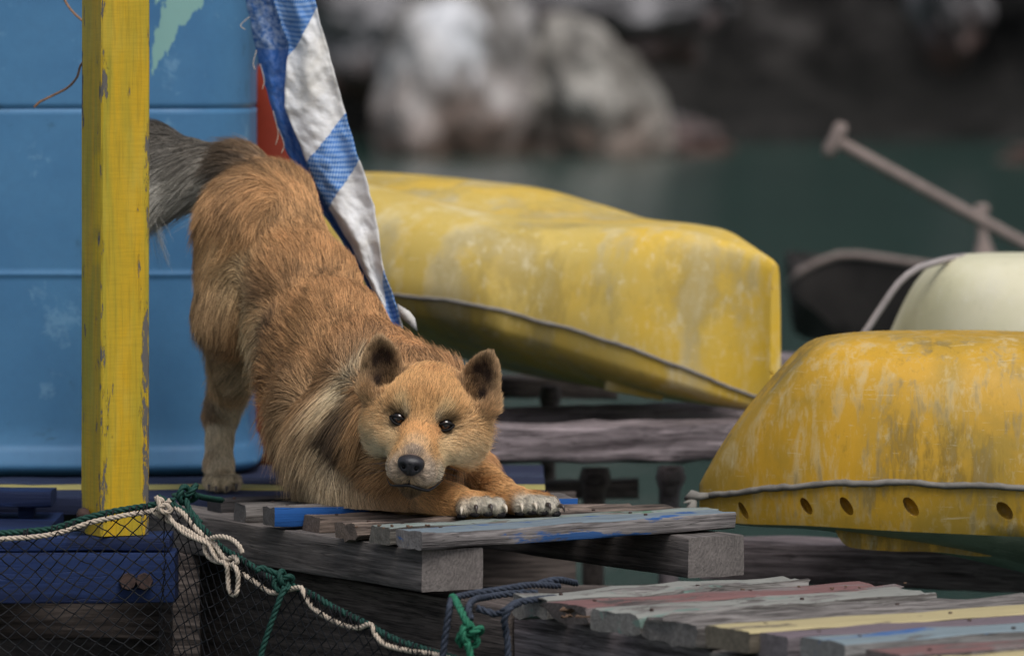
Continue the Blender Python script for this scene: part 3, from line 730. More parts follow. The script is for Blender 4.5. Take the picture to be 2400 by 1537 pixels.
timber('timber_beam', P(1090, 1004, 8.9), P(1790, 990, 8.98), .11, .058, M['beam_light'], 'bleached blurred beam right behind the dog\'s head', rough=.004, round_=.01)
timber('timber_beam', P(1060, 966, 9.28), P(1900, 950, 9.4), .12, .05, M['beam_light'], 'second bleached beam lying behind the blurred one', rough=.004, round_=.01)
timber('timber_beam', P(1060, 885, 9.9), P(1450, 890, 9.9), .10, .035, M['beam_dark'], 'dim beam in the shade under the faded yellow kayak', rough=.003)
timber('timber_beam', P(1800, 834, 10.2), P(1990, 836, 10.2), .10, .035, M['beam_light'], 'short blurred beam end between the two yellow kayaks', rough=.003)
for (x, y0, D, r, lab) in ((1572, 1092, 9.15, .020, 'pale stump under the bleached beam, nearer the scuffed kayak'), (1395, 1096, 9.3, .022, 'dark pile under the bleached beam, right behind the front paws'), (1290, 905, 9.8, .016, 'dark pile in the shade under the faded kayak')):
    a = P(x, y0, D); pt = [a, a-Vector((.0, 0, .02)), a-Vector((.002, 0, .04)), a-Vector((.004, 0, .12)), a-Vector((0, 0, .55))]
    v, f = tube_vf(pt, [r*1.0, r*1.25, r*.85, r*.8, r], 12); tag(link('pile', mesh('pile', v, f, True, 60), M['beam_light'] if x == 1572 else M['beam_dark']), lab, 'post')
tag(recentre(timber('cross_beam', P(1150, 1130, 9.5), P(1500, 1122, 9.5), .06, .03, M['beam_dark'], 'dark crosspiece low over the water behind the front paws')), None, None)

# near deck of painted planks
def near_deck():
    root = empty('painted_deck', G(1500, 1470, -.09), label='near deck of weathered red, cream, mauve and pale blue planks at the lower right', cat='deck')
    z = -.066
    def b(L, Rr, w, t, mat, dz=0, lab=None, **k):
        p0, p1 = G(L[0], L[1], z+dz), G(Rr[0], Rr[1], z+dz)
        o = box_board('plank', p0, p1, w, t, mat, root, back=Vector((0, 1, 0)), **k)
        if lab: o['label'] = lab
    b((1278,1403), (1905,1359), .070, .026, M['pale'], 0, 'pale greenish plank with a splintered end', rough=.003, ragged=.02, round_=.006)
    b((1372,1422), (2110,1376), .088, .024, M['pink'], -.001, 'plank with worn red paint', rough=.002, ragged=.022, round_=.004)
    b((1494,1441), (2197,1388), .096, .026, M['pale'], .001, 'pale grey plank', rough=.0018, ragged=.004, round_=.004)
    b((1632,1464), (2520,1408), .120, .028, M['grey'], -.001, 'wide bare grey plank with a rotten end', rough=.0035, ragged=.012, round_=.007)
    b((1755,1480), (2600,1424), .094, .026, M['cream'], .001, 'plank with cream paint', rough=.0012, ragged=.003)
    b((1845,1492), (2600,1440), .068, .028, M['purple'], -.001, 'mauve plank', rough=.0012, ragged=.003)
    b((1978,1507), (2700,1456), .089, .028, M['pale_blue'], .001, 'pale blue plank', rough=.0012, ragged=.002)
    b((2110,1534), (2800,1486), .07, .024, M['pink'], -.004, 'reddish plank at the bottom edge', rough=.0012)
    b((2170,1552), (2800,1506), .05, .024, M['cream'], -.004, 'cream plank at the bottom edge', rough=.0012)
near_deck()
p0 = G(1655, 1522, -.1); timber('deck_bearer', p0, p0-JD*.9, .07, .06, M['grey'], 'short grey bearer below the cream plank at the bottom edge', back=Vector((1, 0, 0)))

# blue deck under the hind paws and blue timbers at the left
def blue_deck():
    root = empty('blue_deck', G(500, 1165, -.06), label='blue painted boards with one yellow board, under the dog\'s hind paws', cat='deck')
    for (yf, yb, mat, zo) in ((1166, 1147, M['blue_dark'], 0), (1145.5, 1134, M['yellow_strip'], .001), (1132.5, 1117, M['blue_dark'], 0), (1116, 1088, M['blue_dark'], -.006)):
        a = G(340, yf, -.02+zo); bq = G(340, yb, -.02+zo)
        o = box_board('plank', Vector((-.95, a.y, a.z)), Vector((.05, a.y, a.z)), bq.y-a.y-.004, .024, mat, root, back=Vector((0, 1, 0)), rough=.0008, round_=.002)
        if mat is M['yellow_strip']: o['label'] = 'board with yellow paint'
    a = G(380, 1172, -.046); box_board('bearer', Vector((-.62, a.y, -.046)), Vector((-.3, a.y, -.046)), .06, .05, M['blue'], root, back=Vector((0, 1, 0)))
blue_deck()
def bench():
    root = empty('blue_step', P(55, 1210, 8.1), label='low blue step on one stubby leg at the left edge, left of the post', cat='step')
    a = P(122, 1152, 8.02); box_board('board', Vector((-1.1, 8.02, a.z)), a, .10, .022, M['blue'], root, back=Vector((0, 1, 0)), round_=.003)
    c = P(40, 1168, 8.06); t = P(82, 1168, 8.06); box_board('leg', Vector((c.x, 8.06, a.z-.0225)), Vector((t.x, 8.06, a.z-.0225)), .03, .032, M['blue'], root, back=Vector((0, 1, 0)))
bench()
e = P(114, 1252, 7.80)
timber('blue_slab', Vector((-1.1, 7.85, -.0415)), Vector((P(112, 1240, 7.85).x, 7.85, -.0415)), .30, .025, M['blue'], 'flat blue board lying behind the blue beam at the left edge', cat='board', rough=.0006)
timber('blue_beam', Vector((-1.1, 7.745, -.0425)), Vector((P(400, 1258, 7.745).x, 7.745, -.0425)), .095, .019, M['blue'], 'upper blue beam the yellow post stands on', rough=.0008, round_=.002)
fb = timber('blue_beam', Vector((-1.1, 7.735, -.0635)), Vector((P(412, 1298, 7.735).x, 7.735, -.0635)), .09, .068, M['blue'], 'deep blue beam with two rusty bolts behind the black net', rough=.0008, round_=.002)
bpy.context.view_layer.update()
for x in (300, 338):
    v, f = tube_vf([P(x, 1362, 7.745), P(x, 1362, 7.72)], [.0135, .011], 8); link('bolt', mesh('bolt', v, f, True, 35), M['iron'], fb)
timber('dark_pile', P(402, 1300, 7.9), P(470, 1300, 7.9), .08, .5, M['beam_dark'], 'dark upright timber right of the blue beam behind the net', cat='beam')
timber('dark_crossbeam', Vector((-1.0, 8.1, -.15)), Vector((.3, 8.1, -.15)), .1, .07, M['beam_dark'], 'dark crossbeam deep in the shade under the platform', cat='beam')
timber('dark_crossbeam', Vector((-1.0, 7.95, -.27)), Vector((.2, 7.95, -.27)), .1, .07, M['beam_dark'], 'lowest dark beam behind the net near the water', cat='beam')
timber('dark_board_wall', Vector((-1.2, 8.75, -.06)), Vector((.1, 8.75, -.06)), .03, .4, M['beam_dark'], 'dark boards closing the space under the blue deck', cat='wall')

def nails(root, cols):
    me0 = None
    for o in [c for c in root.children if c.name.startswith('plank')]:
        for fx in cols:
            bb = [Vector(c) for c in o.bound_box]; L = max(b[0] for b in bb); w = max(b[1] for b in bb)
            if me0 is None:
                v, f = tube_vf([Vector((0, 0, -.004)), Vector((0, 0, .0006)), Vector((0, 0, .0012))], [.0026, .0026, .0018], 10); me0 = mesh('nail', v, f, True, 40); me0.materials.append(M['iron'])
            n = bpy.data.objects.new('nail', me0); scene.collection.objects.link(n); n.parent = o
            n.location = (L*fx+random.uniform(-.01, .01), w*random.uniform(.3, .7), .0008)
bpy.context.view_layer.update()
for r in [o for o in scene.objects if o.name in ('timber_platform', 'painted_deck')]: nails(r, (.09, .74) if r.name == 'timber_platform' else (.12, .6))
# leaf litter and bark
def chips(n, cx, cy, spx, spy, z, s, lab, cat):
    root = None; V, F = [], []
    for i in range(n):
        c = G(cx+random.gauss(0, spx), cy+random.gauss(0, spy), z); r = s*random.uniform(.5, 1.3); a = random.uniform(0, 6.28); b0 = len(V); h = random.uniform(.2, .8)
        for k in range(6):
            t = a+k*1.05; V.append(c+Vector((math.cos(t)*r*random.uniform(.6, 1.1), math.sin(t)*r*.6, abs(math.sin(k*1.3))*r*h)))
        V.append(c+Vector((0, 0, r*.12))); 
        for k in range(6): F.append((b0+k, b0+(k+1) % 6, b0+6))
    o = link('bark_litter', mesh('bark_litter', V, F, False), M['leaf']); recentre(o); tag(o, lab, cat, kind='stuff')
    o.modifiers.new('t', 'SOLIDIFY').thickness = .0015
chips(26, 1370, 1432, 34, 9, -.078, .010, 'brown bark crumbs between the splintered planks', 'litter')
chips(7, 1900, 1376, 100, 4, -.066, .003, 'specks of leaf litter on the red plank', 'litter')
chips(8, 905, 1232, 60, 3, .002, .003, 'tiny crumbs on the green painted plank', 'litter')

# ---------------------------------------------------------------- net and ropes
RL = [(-60,1262),(0,1256),(60,1252),(130,1243),(220,1215),(300,1199),(355,1190),(410,1178)]
RR = [(372,1170),(430,1203),(470,1238),(520,1288),(560,1312),(600,1337),(640,1362),(690,1380),(735,1400),(780,1427),(850,1462),(920,1500),(1000,1528),(1070,1548),(1150,1575)]
def rd(px): return 7.60 if px < 400 else 7.60-(px-400)*.00079
def net():
    top = RL[:-1]+[(p[0], p[1]) for p in RR[1:]]
    V, F = [], []
    xs = list(np.arange(-60, 380, 39))+list(np.arange(385, 1130, 24)); n = len(xs); rows = 44
    ty = lambda x: float(np.interp(x, [p[0] for p in top], [p[1] for p in top]))
    node = {}
    for i in range(n):
        sp = (xs[min(i+1, n-1)]-xs[max(i-1, 0)])/2
        for j in range(rows):
            hh = 17.0 if xs[i] < 380 else 19.0
            x = xs[i]+(j % 2)*.5*sp+3.2*mnoise.noise(Vector((i*.6, j*.35, 0)))+(16*mnoise.noise(Vector((xs[i]*.006, j*.09, 3))))*min(1, j/6)
            if xs[i] > 380: x += -.12*(j*hh)*(.5+.5*mnoise.noise(Vector((i*.15, 0, 7))))
            y = ty(xs[i]+(j % 2)*.5*sp)+j*hh+2.5*mnoise.noise(Vector((i*.5, j*.5, 9)))+5*math.sin(i*.35)
            D = rd(xs[i])-.012+.012*math.sin(xs[i]*.03+j*.12)+.004*mnoise.noise(Vector((i*.3, j*.3, 1)))
            node[i, j] = P(x, y, D)
    def cord(a, b):
        if a.z < WZ-.05: return
        v, f = tube_vf([a, a.lerp(b, .5)+Vector((0, 0, -.0008)), b], .0010, 3, False, len(V)); V.extend(v); F.extend(f)
    for j in range(rows-1):
        for i in range(n):
            cord(node[i, j], node[i, j+1])
            k = i+1 if j % 2 else i-1
            if 0 <= k < n: cord(node[i, j], node[k, j+1])
    root = empty('fishing_net', P(200, 1215, 7.6), label='black diamond mesh net hanging from a green rope along the platform edge', cat='net')
    link('mesh', mesh('mesh', V, F), M['net'], root)
    # lashings that tie the mesh to its head ropes
    V, F = [], []
    def lash(x0, x1, path, turns, r):
        ps = []; n_ = turns*10
        for k in range(n_):
            t = k/(n_-1); x = x0+(x1-x0)*t; y = float(np.interp(x, [p[0] for p in path], [p[1] for p in path]))
            c = P(x, y+2, rd(x)-.002); a = 2*math.pi*k/10; rr = r*(1+.35*mnoise.noise(Vector((k*.21, x*.01, 0))))
            ps.append(c+Vector((.25*rr*math.cos(a*.5), -rr*math.cos(a), rr*math.sin(a))))
        v, f = tube_vf(ps, .0008, 4); link('lashing', mesh('lashing', v, f), M['net'], root)
    for a in ((55,70),(118,142),(150,185),(245,275),(300,330),(335,350)): lash(a[0], a[1], RL, 4, .0072)
    for x in (440,478,492,505,550,572,598,612,632,700,716,738,780,812,838,866,900,935,965,1002): lash(x, x+random.uniform(14, 28), RR, random.choice((3, 4, 5)), .0078)
    def pth(c, dy, dd): return [P(x, y+dy, rd(x)+dd) for x, y in c]
    link('head_rope', rope_mesh('head_rope', pth(RL, -7, .001), .0044), M['rope_green'], root)
    link('head_rope', rope_mesh('head_rope', pth(RR, -6, .003), .0044), M['rope_green'], root)
net()
def rope(name, ctrl, r, mat, lab, **k):
    o = link(name, rope_mesh(name, ctrl, r, **k), mat); recentre(o); return tag(o, lab, 'rope')
rope('cream_rope', [P(x, y+7, 7.592) for x, y in RL[:-1]]+[P(385,1183,7.585), P(398,1172,7.58)], .0036, M['rope_cream'], 'cream rope lashed along the sagging left part of the net')
rr2 = [(366,1165),(400,1183),(430,1203),(452,1230),(500,1278),(520,1306),(545,1330),(575,1348),(605,1368),(640,1388),(700,1376),(712,1388),(730,1420),(760,1442),(800,1462),(840,1470),(868,1462),(880,1486),(905,1510),(960,1524),(1030,1535),(1100,1560)]
rope('cream_rope', [P(x, y, rd(x)-.006) for x, y in rr2], .0035, M['rope_cream'], 'cream rope winding down along the green edge rope of the net')
lp = [(352,1196),(366,1203),(385,1216),(412,1228),(440,1243),(470,1262),(500,1272),(520,1300),(540,1322),(556,1316),(548,1304),(520,1316),(496,1310),(480,1288),(487,1266),(512,1257),(540,1262),(560,1278),(568,1296)]
rope('cream_rope', [P(x, y, rd(x)-.016-.004*(i % 2)) for i, (x, y) in enumerate(lp)], .0034, M['rope_cream'], 'knotted cream rope with a round eye in front of the joist end')
lp = [(368,1190),(392,1205),(405,1222),(432,1248),(470,1266),(490,1275),(500,1296),(512,1312),(530,1322),(534,1350),(537,1380),(545,1393),(554,1390),(558,1365),(556,1338),(546,1318)]
rope('cream_rope', [P(x, y, rd(x)-.021-.004*((i+1) % 2)) for i, (x, y) in enumerate(lp)], .0034, M['rope_cream'], 'cream rope tail hanging in a narrow loop below the round eye')
rope('cream_rope', [P(x, y, 7.57) for x, y in ((365,1163),(372,1178),(376,1195),(390,1200),(400,1193),(388,1182),(372,1190))], .0034, M['rope_cream'], 'short cream rope bight beside the foot of the yellow post')
def knot(name, c, R0, r, mat, lab, seed=0, tails=(), p=2, q=3, grp=None):
    pts = []
    rot = Euler((1.2+seed, .5*seed, .3+seed)).to_matrix()
    for i in range(34):
        t = 2*math.pi*i/33*.985
        v = Vector(((2+math.cos(q*t))*math.cos(p*t), (2+math.cos(q*t))*math.sin(p*t), math.sin(q*t)*1.2))/3*R0
        pts.append(c+rot @ v)
    o = link(name, rope_mesh(name, pts, r, smoothn=5), mat); 
    root = o; recentre(o); bpy.context.view_layer.update()
    for tl in tails: link('rope_tail', rope_mesh('rope_tail', tl, r), mat, o)
    return tag(o, lab, 'knot')
knot('rope_knot', P(664, 1362, 7.37), .0135, .004, M['rope_green'], 'dark green knot on the net edge with a long tail hanging straight down', .4, [[P(668,1375,7.355), P(655,1405,7.35), P(642,1440,7.35), P(630,1475,7.35), P(617,1515,7.35), P(606,1560,7.35)], [P(660,1350,7.37), P(635,1338,7.365), P(612,1330,7.365), P(600,1338,7.36)]])
knot('rope_knot', P(440, 1158, 7.62), .016, .0042, M['rope_green'], 'dark green knot beside the hind paw at the corner of the platform', 1.3, [[P(455,1160,7.62), P(480,1166,7.66), P(520,1172,7.75)], [P(430,1165,7.62), P(408,1160,7.66)], [P(436,1170,7.61), P(445,1195,7.60), P(470,1225,7.585)]])
knot('rope_knot', P(1101, 1488, 7.04), .0165, .0048, M['rope_green_b'], 'bright green round knot hanging beside the navy ropes', 2.2, [[P(1098,1470,7.03), P(1090,1450,7.03), P(1078,1425,7.05), P(1066,1403,7.1), P(1060,1398,7.16)], [P(1094,1505,7.03), P(1100,1525,7.03), P(1108,1560,7.03)]])
navy = [([(1062,1400,7.14),(1056,1415,7.08),(1050,1450,7.07),(1042,1500,7.07),(1036,1560,7.07)], 'navy rope falling straight down left of the bright green knot'),
        ([(1056,1402,7.16),(1100,1392,7.2),(1150,1384,7.22),(1200,1376,7.24),(1250,1370,7.28),(1310,1372,7.34)], 'uppermost navy rope lying along the beam joint'),
        ([(1104,1452,7.05),(1098,1425,7.06),(1112,1405,7.1),(1150,1397,7.17),(1200,1390,7.2),(1260,1388,7.2)], 'navy rope bent over the beam above the bright green knot'),
        ([(1120,1424,7.08),(1140,1432,7.07),(1165,1438,7.07),(1190,1425,7.06),(1210,1412,7.10),(1250,1405,7.12),(1300,1400,7.16)], 'thick navy rope loop ending under the splintered plank'),
        ([(1262,1368,7.3),(1280,1362,7.32),(1310,1358,7.34),(1350,1366,7.4)], 'navy rope hump behind the splintered plank'),
        ([(1215,1414,7.08),(1195,1424,7.05),(1182,1450,7.05),(1186,1480,7.06),(1190,1510,7.06),(1190,1560,7.06)], 'navy rope hanging down at the joint of the two beams')]
for c, lab in navy: rope('navy_rope', [P(*q) for q in c], .0046, M['rope_navy'], lab)
rope('grey_strap', [P(1650,1560,6.9), P(1655,1525,6.88), P(1670,1505,6.88), P(1700,1498,6.9), P(1760,1496,6.95)], .004, M['hose'], 'grey strap hooked round the end of the deck bearer at the bottom edge')

for o in scene.objects:
    if o.parent: continue
    for a, b_ in (('timber_beam', 'old dock timbers'), ('navy_rope', 'navy ropes round the beam joint'), ('cream_rope', 'cream ropes on the net edge'), ('rope_knot', 'green rope knots'), ('yellow_kayak', 'upturned kayaks'), ('cream_kayak', 'upturned kayaks'), ('shore_boulder', 'rocks on the far shore'), ('pile', 'piles under the beams'), ('twine', 'twine ends behind the post'), ('dark_crossbeam', 'dark crossbeams under the dock'), ('blue_beam', 'blue beams under the post')):
        if o.name.split('.')[0] == a: o['group'] = b_
# ---------------------------------------------------------------- the dog
# head frame: x to the viewer's right, y away from the viewer (nose points to -y), z up
HO = P(992, 985, 7.555)                        # midway between the eyes
HR = Matrix.Rotation(R(-5), 3, 'Z') @ Matrix.Rotation(R(7.6), 3, 'Y') @ Matrix.Rotation(R(8), 3, 'X')
HRn = np.array(HR); HOn = np.array(HO)
def H(x, y, z): return HO + HR @ Vector((x, y, z))
PR = []     # primitives: kind, geometry, flow direction, fur length, smooth radius
def cap(a, b, ra, rb, flow=None, L=.03, k=.018, grp=0):
    a, b = Vector(a), Vector(b); f = (b-a).normalized() if flow is None else Vector(flow).normalized()
    PR.append(dict(t='c', a=np.array(a), b=np.array(b), ra=ra, rb=rb, f=np.array(f), L=L, k=k, grp=grp))
def ell(c, r, rot=None, flow=(0, 0, -1), L=.03, k=.018, grp=0, neg=False):
    rm = np.array(rot) if rot is not None else np.eye(3)
    PR.append(dict(t='e', c=np.array(Vector(c)), r=np.array(r, float), R=rm, f=np.array(Vector(flow).normalized()), L=L, k=k, grp=grp, neg=neg))
def sdf(p, q):
    """p: (...,3) float32"""
    if q['t'] == 'c':
        ab = q['b']-q['a']; t = np.clip(((p-q['a']) @ ab)/(ab @ ab), 0, 1)
        d = p-(q['a']+t[..., None]*ab); return np.sqrt((d*d).sum(-1))-(q['ra']+(q['rb']-q['ra'])*t)
    l = (p-q['c']) @ q['R']; k0 = np.sqrt(((l/q['r'])**2).sum(-1)); k1 = np.sqrt(((l/q['r']**2)**2).sum(-1))
    return k0*(k0-1)/np.maximum(k1, 1e-6)

# trunk: rump high at the back, chest low in front (bowing); flow runs from the head to the tail
hip = P(612, 510, 8.20); mid = P(716, 690, 8.07); rib = P(768, 818, 7.99); chest = P(808, 962, 7.89); wither = P(878, 880, 7.86)
BK = (hip-chest).normalized()
cap(rib, mid, .070, .067, BK, .026, .04)
cap(mid, hip, .069, .074, BK, .027, .04)
cap(P(645, 480, 8.22), P(575, 440, 8.27), .052, .044, (-.7, .3, .35), .028, .03)
cap(chest, rib, .080, .071, BK, .028, .04)
cap(wither, P(795, 775, 7.96), .054, .060, BK, .028, .04)
cap(P(778, 1055, 7.84), P(748, 960, 7.90), .050, .058, (-.45, .15, -.8), .045, .03)      # brisket
cap(P(680, 890, 7.98), P(685, 760, 8.05), .030, .055, (-.45, .1, -.7), .036, .03)        # belly line
# neck and ruff
cap(P(985, 940, 7.70), wither, .062, .062, (-.25, .4, .9), .036, .035)
cap(P(940, 1010, 7.70), P(845, 1010, 7.80), .058, .072, (-.75, .1, -.45), .038, .03)
cap(P(985, 1050, 7.68), P(900, 1090, 7.76), .052, .060, (-.6, .1, -.6), .036, .03)
# tail: dark brush going left behind the post
T0, T1, T2, T3 = P(560, 420, 8.29), P(455, 400, 8.31), P(372, 372, 8.32), P(325, 385, 8.33)
cap(T0, T1, .046, .036, (-.9, .05, -.05), .042, .022, grp=1); cap(T1, T2, .036, .040, (-.92, .03, -.22), .050, .02, grp=1); cap(T2, T3, .040, .022, (-.85, .03, -.4), .030, .02, grp=1)
cap(P(500, 440, 8.30), P(385, 430, 8.30), .020, .026, (-.66, .03, -.7), .075, .02, grp=1)
# near hind leg (dog's right)
cap(P(590, 540, 8.16), P(545, 730, 8.14), .076, .050, (-.35, .1, -.8), .028, .03)
cap(P(520, 690, 8.18), P(536, 860, 8.24), .026, .018, (-.75, .2, -.55), .028, .025)       # breeches
cap(P(548, 720, 8.14), P(556, 850, 8.24), .044, .031, (-.2, 0, -1), .016, .025)
cap(P(556, 850, 8.24), P(518, 968, 8.36), .033, .0215, (-.12, 0, -1), .016, .014)
cap(P(518, 962, 8.36), P(512, 1085, 8.32), .0215, .0185, (.02, -.1, -1), .010, .012)
cap(P(513, 1085, 8.32), P(520, 1118, 8.285), .0195, .019, (0, -.4, -1), .009, .012)
for i, (x, y, D) in enumerate(((492, 1128, 8.245), (508, 1131, 8.225), (530, 1131, 8.225), (552, 1128, 8.240))):
    ell(P(x, y, D), (.0085, .017, .0125), Matrix.Rotation(R((-14, -5, 5, 14)[i]), 3, 'Z'), (0, -.6, -.6), .006, .006, grp=3)
# far hind leg (dog's left), mostly hidden by the chest
LO = Vector((.125, .08, .0))
cap(P(600, 580, 8.2)+LO*.35, P(560, 740, 8.16)+LO, .055, .045, (-.2, .1, -.8), .035, .03)
cap(P(545, 740, 8.16)+LO, P(535, 850, 8.26)+LO, .045, .030, (-.2, 0, -1), .025, .02)
cap(P(535, 850, 8.26)+LO, P(508, 968, 8.36)+LO, .030, .019, (-.1, 0, -1), .014, .014)
cap(P(508, 968, 8.36)+LO, P(516, 1112, 8.29)+LO, .019, .017, (0, 0, -1), .01, .012)
for i, dx in enumerate((-.014, -.004, .008, .018)): ell(P(520, 1130, 8.235)+LO+Vector((dx, 0, 0)), (.008, .016, .012), None, (0, -.6, -.6), .006, .006, grp=3)
# front leg near the viewer: elbow under the cheek, forearm along the plank to the right
E1, W1 = P(838, 1120, 7.76), P(1055, 1178, 7.60)
cap(P(800, 1030, 7.82), E1, .058, .044, (-.3, .1, -.9), .032, .03)
cap(E1, P(950, 1150, 7.68), .045, .030, (.6, -.2, -.55), .026, .02)
cap(P(950, 1150, 7.68), W1, .029, .0215, (.9, -.3, -.25), .013, .015)
cap(W1, P(1095, 1182, 7.575), .0215, .019, (.9, -.3, -.1), .009, .012)
# other front leg, coming out from under the jaw
W2 = P(1165, 1158, 7.64)
cap(P(1010, 1040, 7.90), P(1085, 1100, 7.80), .055, .036, (.3, -.2, -.7), .03, .02)
cap(P(1085, 1105, 7.80), W2, .0315, .0215, (.7, -.5, -.4), .013, .015)
cap(W2, P(1212, 1172, 7.60), .021, .0185, (.8, -.5, -.1), .009, .012)
PAWS = []
def paw(cx, cy, D, spread, n=4, ang=0, curl=0):
    ell(P(cx, cy+2, D+.02), (.030, .026, .0175), None, (.3, -.9, .1), .008, .01, grp=3)
    for i in range(n):
        t = (i-(n-1)/2); x = cx+t*spread; y = cy+abs(t)*3+curl*t
        c = P(x, y, D-.004-.004*(1.5-abs(t))); PAWS.append((c, t, ang))
        ell(c, (.0094, .019, .0138), Matrix.Rotation(R(ang+t*9), 3, 'Z'), (.15, -.9, .2), .0055, .003, grp=3)
        ell(c+Vector((0, -.010, -.0035)), (.0078, .010, .0085), None, (.1, -.9, -.1), .004, .003, grp=3)
paw(1126, 1184, 7.560, 27, ang=6, curl=-1.5)
paw(1254, 1180, 7.590, 25, ang=18, curl=.5)

# head
F_ = lambda x, y, z: HR @ Vector((x, y, z))
ell(H(0, .055, .016), (.058, .070, .048), HR, F_(0, .8, .5), .017, .02, grp=2)
ell(H(0, .014, .018), (.046, .038, .034), HR, F_(0, .5, .85), .012, .02, grp=2)
for s in (-1, 1):
    ell(H(s*.028, .009, .017), (.022, .020, .017), HR, F_(s*.5, .4, .8), .010, .012, grp=2)        # brow
    ell(H(s*.046, .040, -.024), (.030, .046, .038), HR, F_(s*.85, .45, -.25), .019, .02, grp=2)    # cheek
    ell(H(s*.030, .002, -.030), (.026, .032, .026), HR, F_(s*.85, .5, -.1), .011, .016, grp=2)
    ell(H(s*.053, .060, -.008), (.024, .040, .042), HR, F_(s*.8, .6, -.1), .022, .02, grp=2)
    ell(H(s*.0135, -.064, -.0530), (.0168, .028, .0185), HR, F_(s*.75, .6, .0), .0055, .012, grp=2)  # upper lips
    ell(H(s*.0195, -.038, -.056), (.0180, .032, .020), HR, F_(s*.8, .6, -.1), .007, .012, grp=2)
cap(H(0, .0, -.006), H(0, -.080, -.034), .027, .0160, F_(0, .9, .45), .007, .016, grp=2)            # bridge of the nose
cap(H(0, -.02, -.042), H(0, -.075, -.050), .032, .020, F_(0, .9, -.1), .006, .014, grp=2)
cap(H(0, .01, -.064), H(0, -.066, -.0765), .030, .0125, F_(0, .7, -.6), .008, .012, grp=2)           # lower jaw
for s in (-1, 1): ell(H(s*.0315, -.0205, .0005), (.0108, .010, .0068), HR, F_(s*.6, .5, 0), .004, .006, grp=2, neg=True)
# ears: flat cupped leaves
for s in (-1, 1):
    tip, base = Vector((s*.0750, .034, .089)), Vector((s*.0600, .044, .026))
    up = (tip-base).normalized(); fr = Vector((s*-.30, -1, 0)); fr = (fr-up*fr.dot(up)).normalized(); sd = up.cross(fr)
    RM = HR @ Matrix((sd, fr, up)).transposed()
    ell(H(*(base.lerp(tip, .30))), (.0300, .0095, .042), RM, F_(s*.15, .3, .9), .007, .007, grp=4)
    ell(H(*(base.lerp(tip, .64))), (.0215, .0075, .0270), RM, F_(s*.1, .2, .95), .005, .008, grp=4)
    ell(H(*(base.lerp(tip, .93))), (.0105, .0060, .0160), RM, F_(s*.1, .2, .95), .004, .008, grp=4)
    ell(H(*(base.lerp(tip, .0))), (.032, .020, .026), RM, F_(s*.3, .5, .7), .014, .014, grp=4)
    ell(H(*(base.lerp(tip, .40)+fr*.0105)), (.0200, .0130, .040), RM, F_(0, 0, 1), .008, .006, grp=5, neg=True)

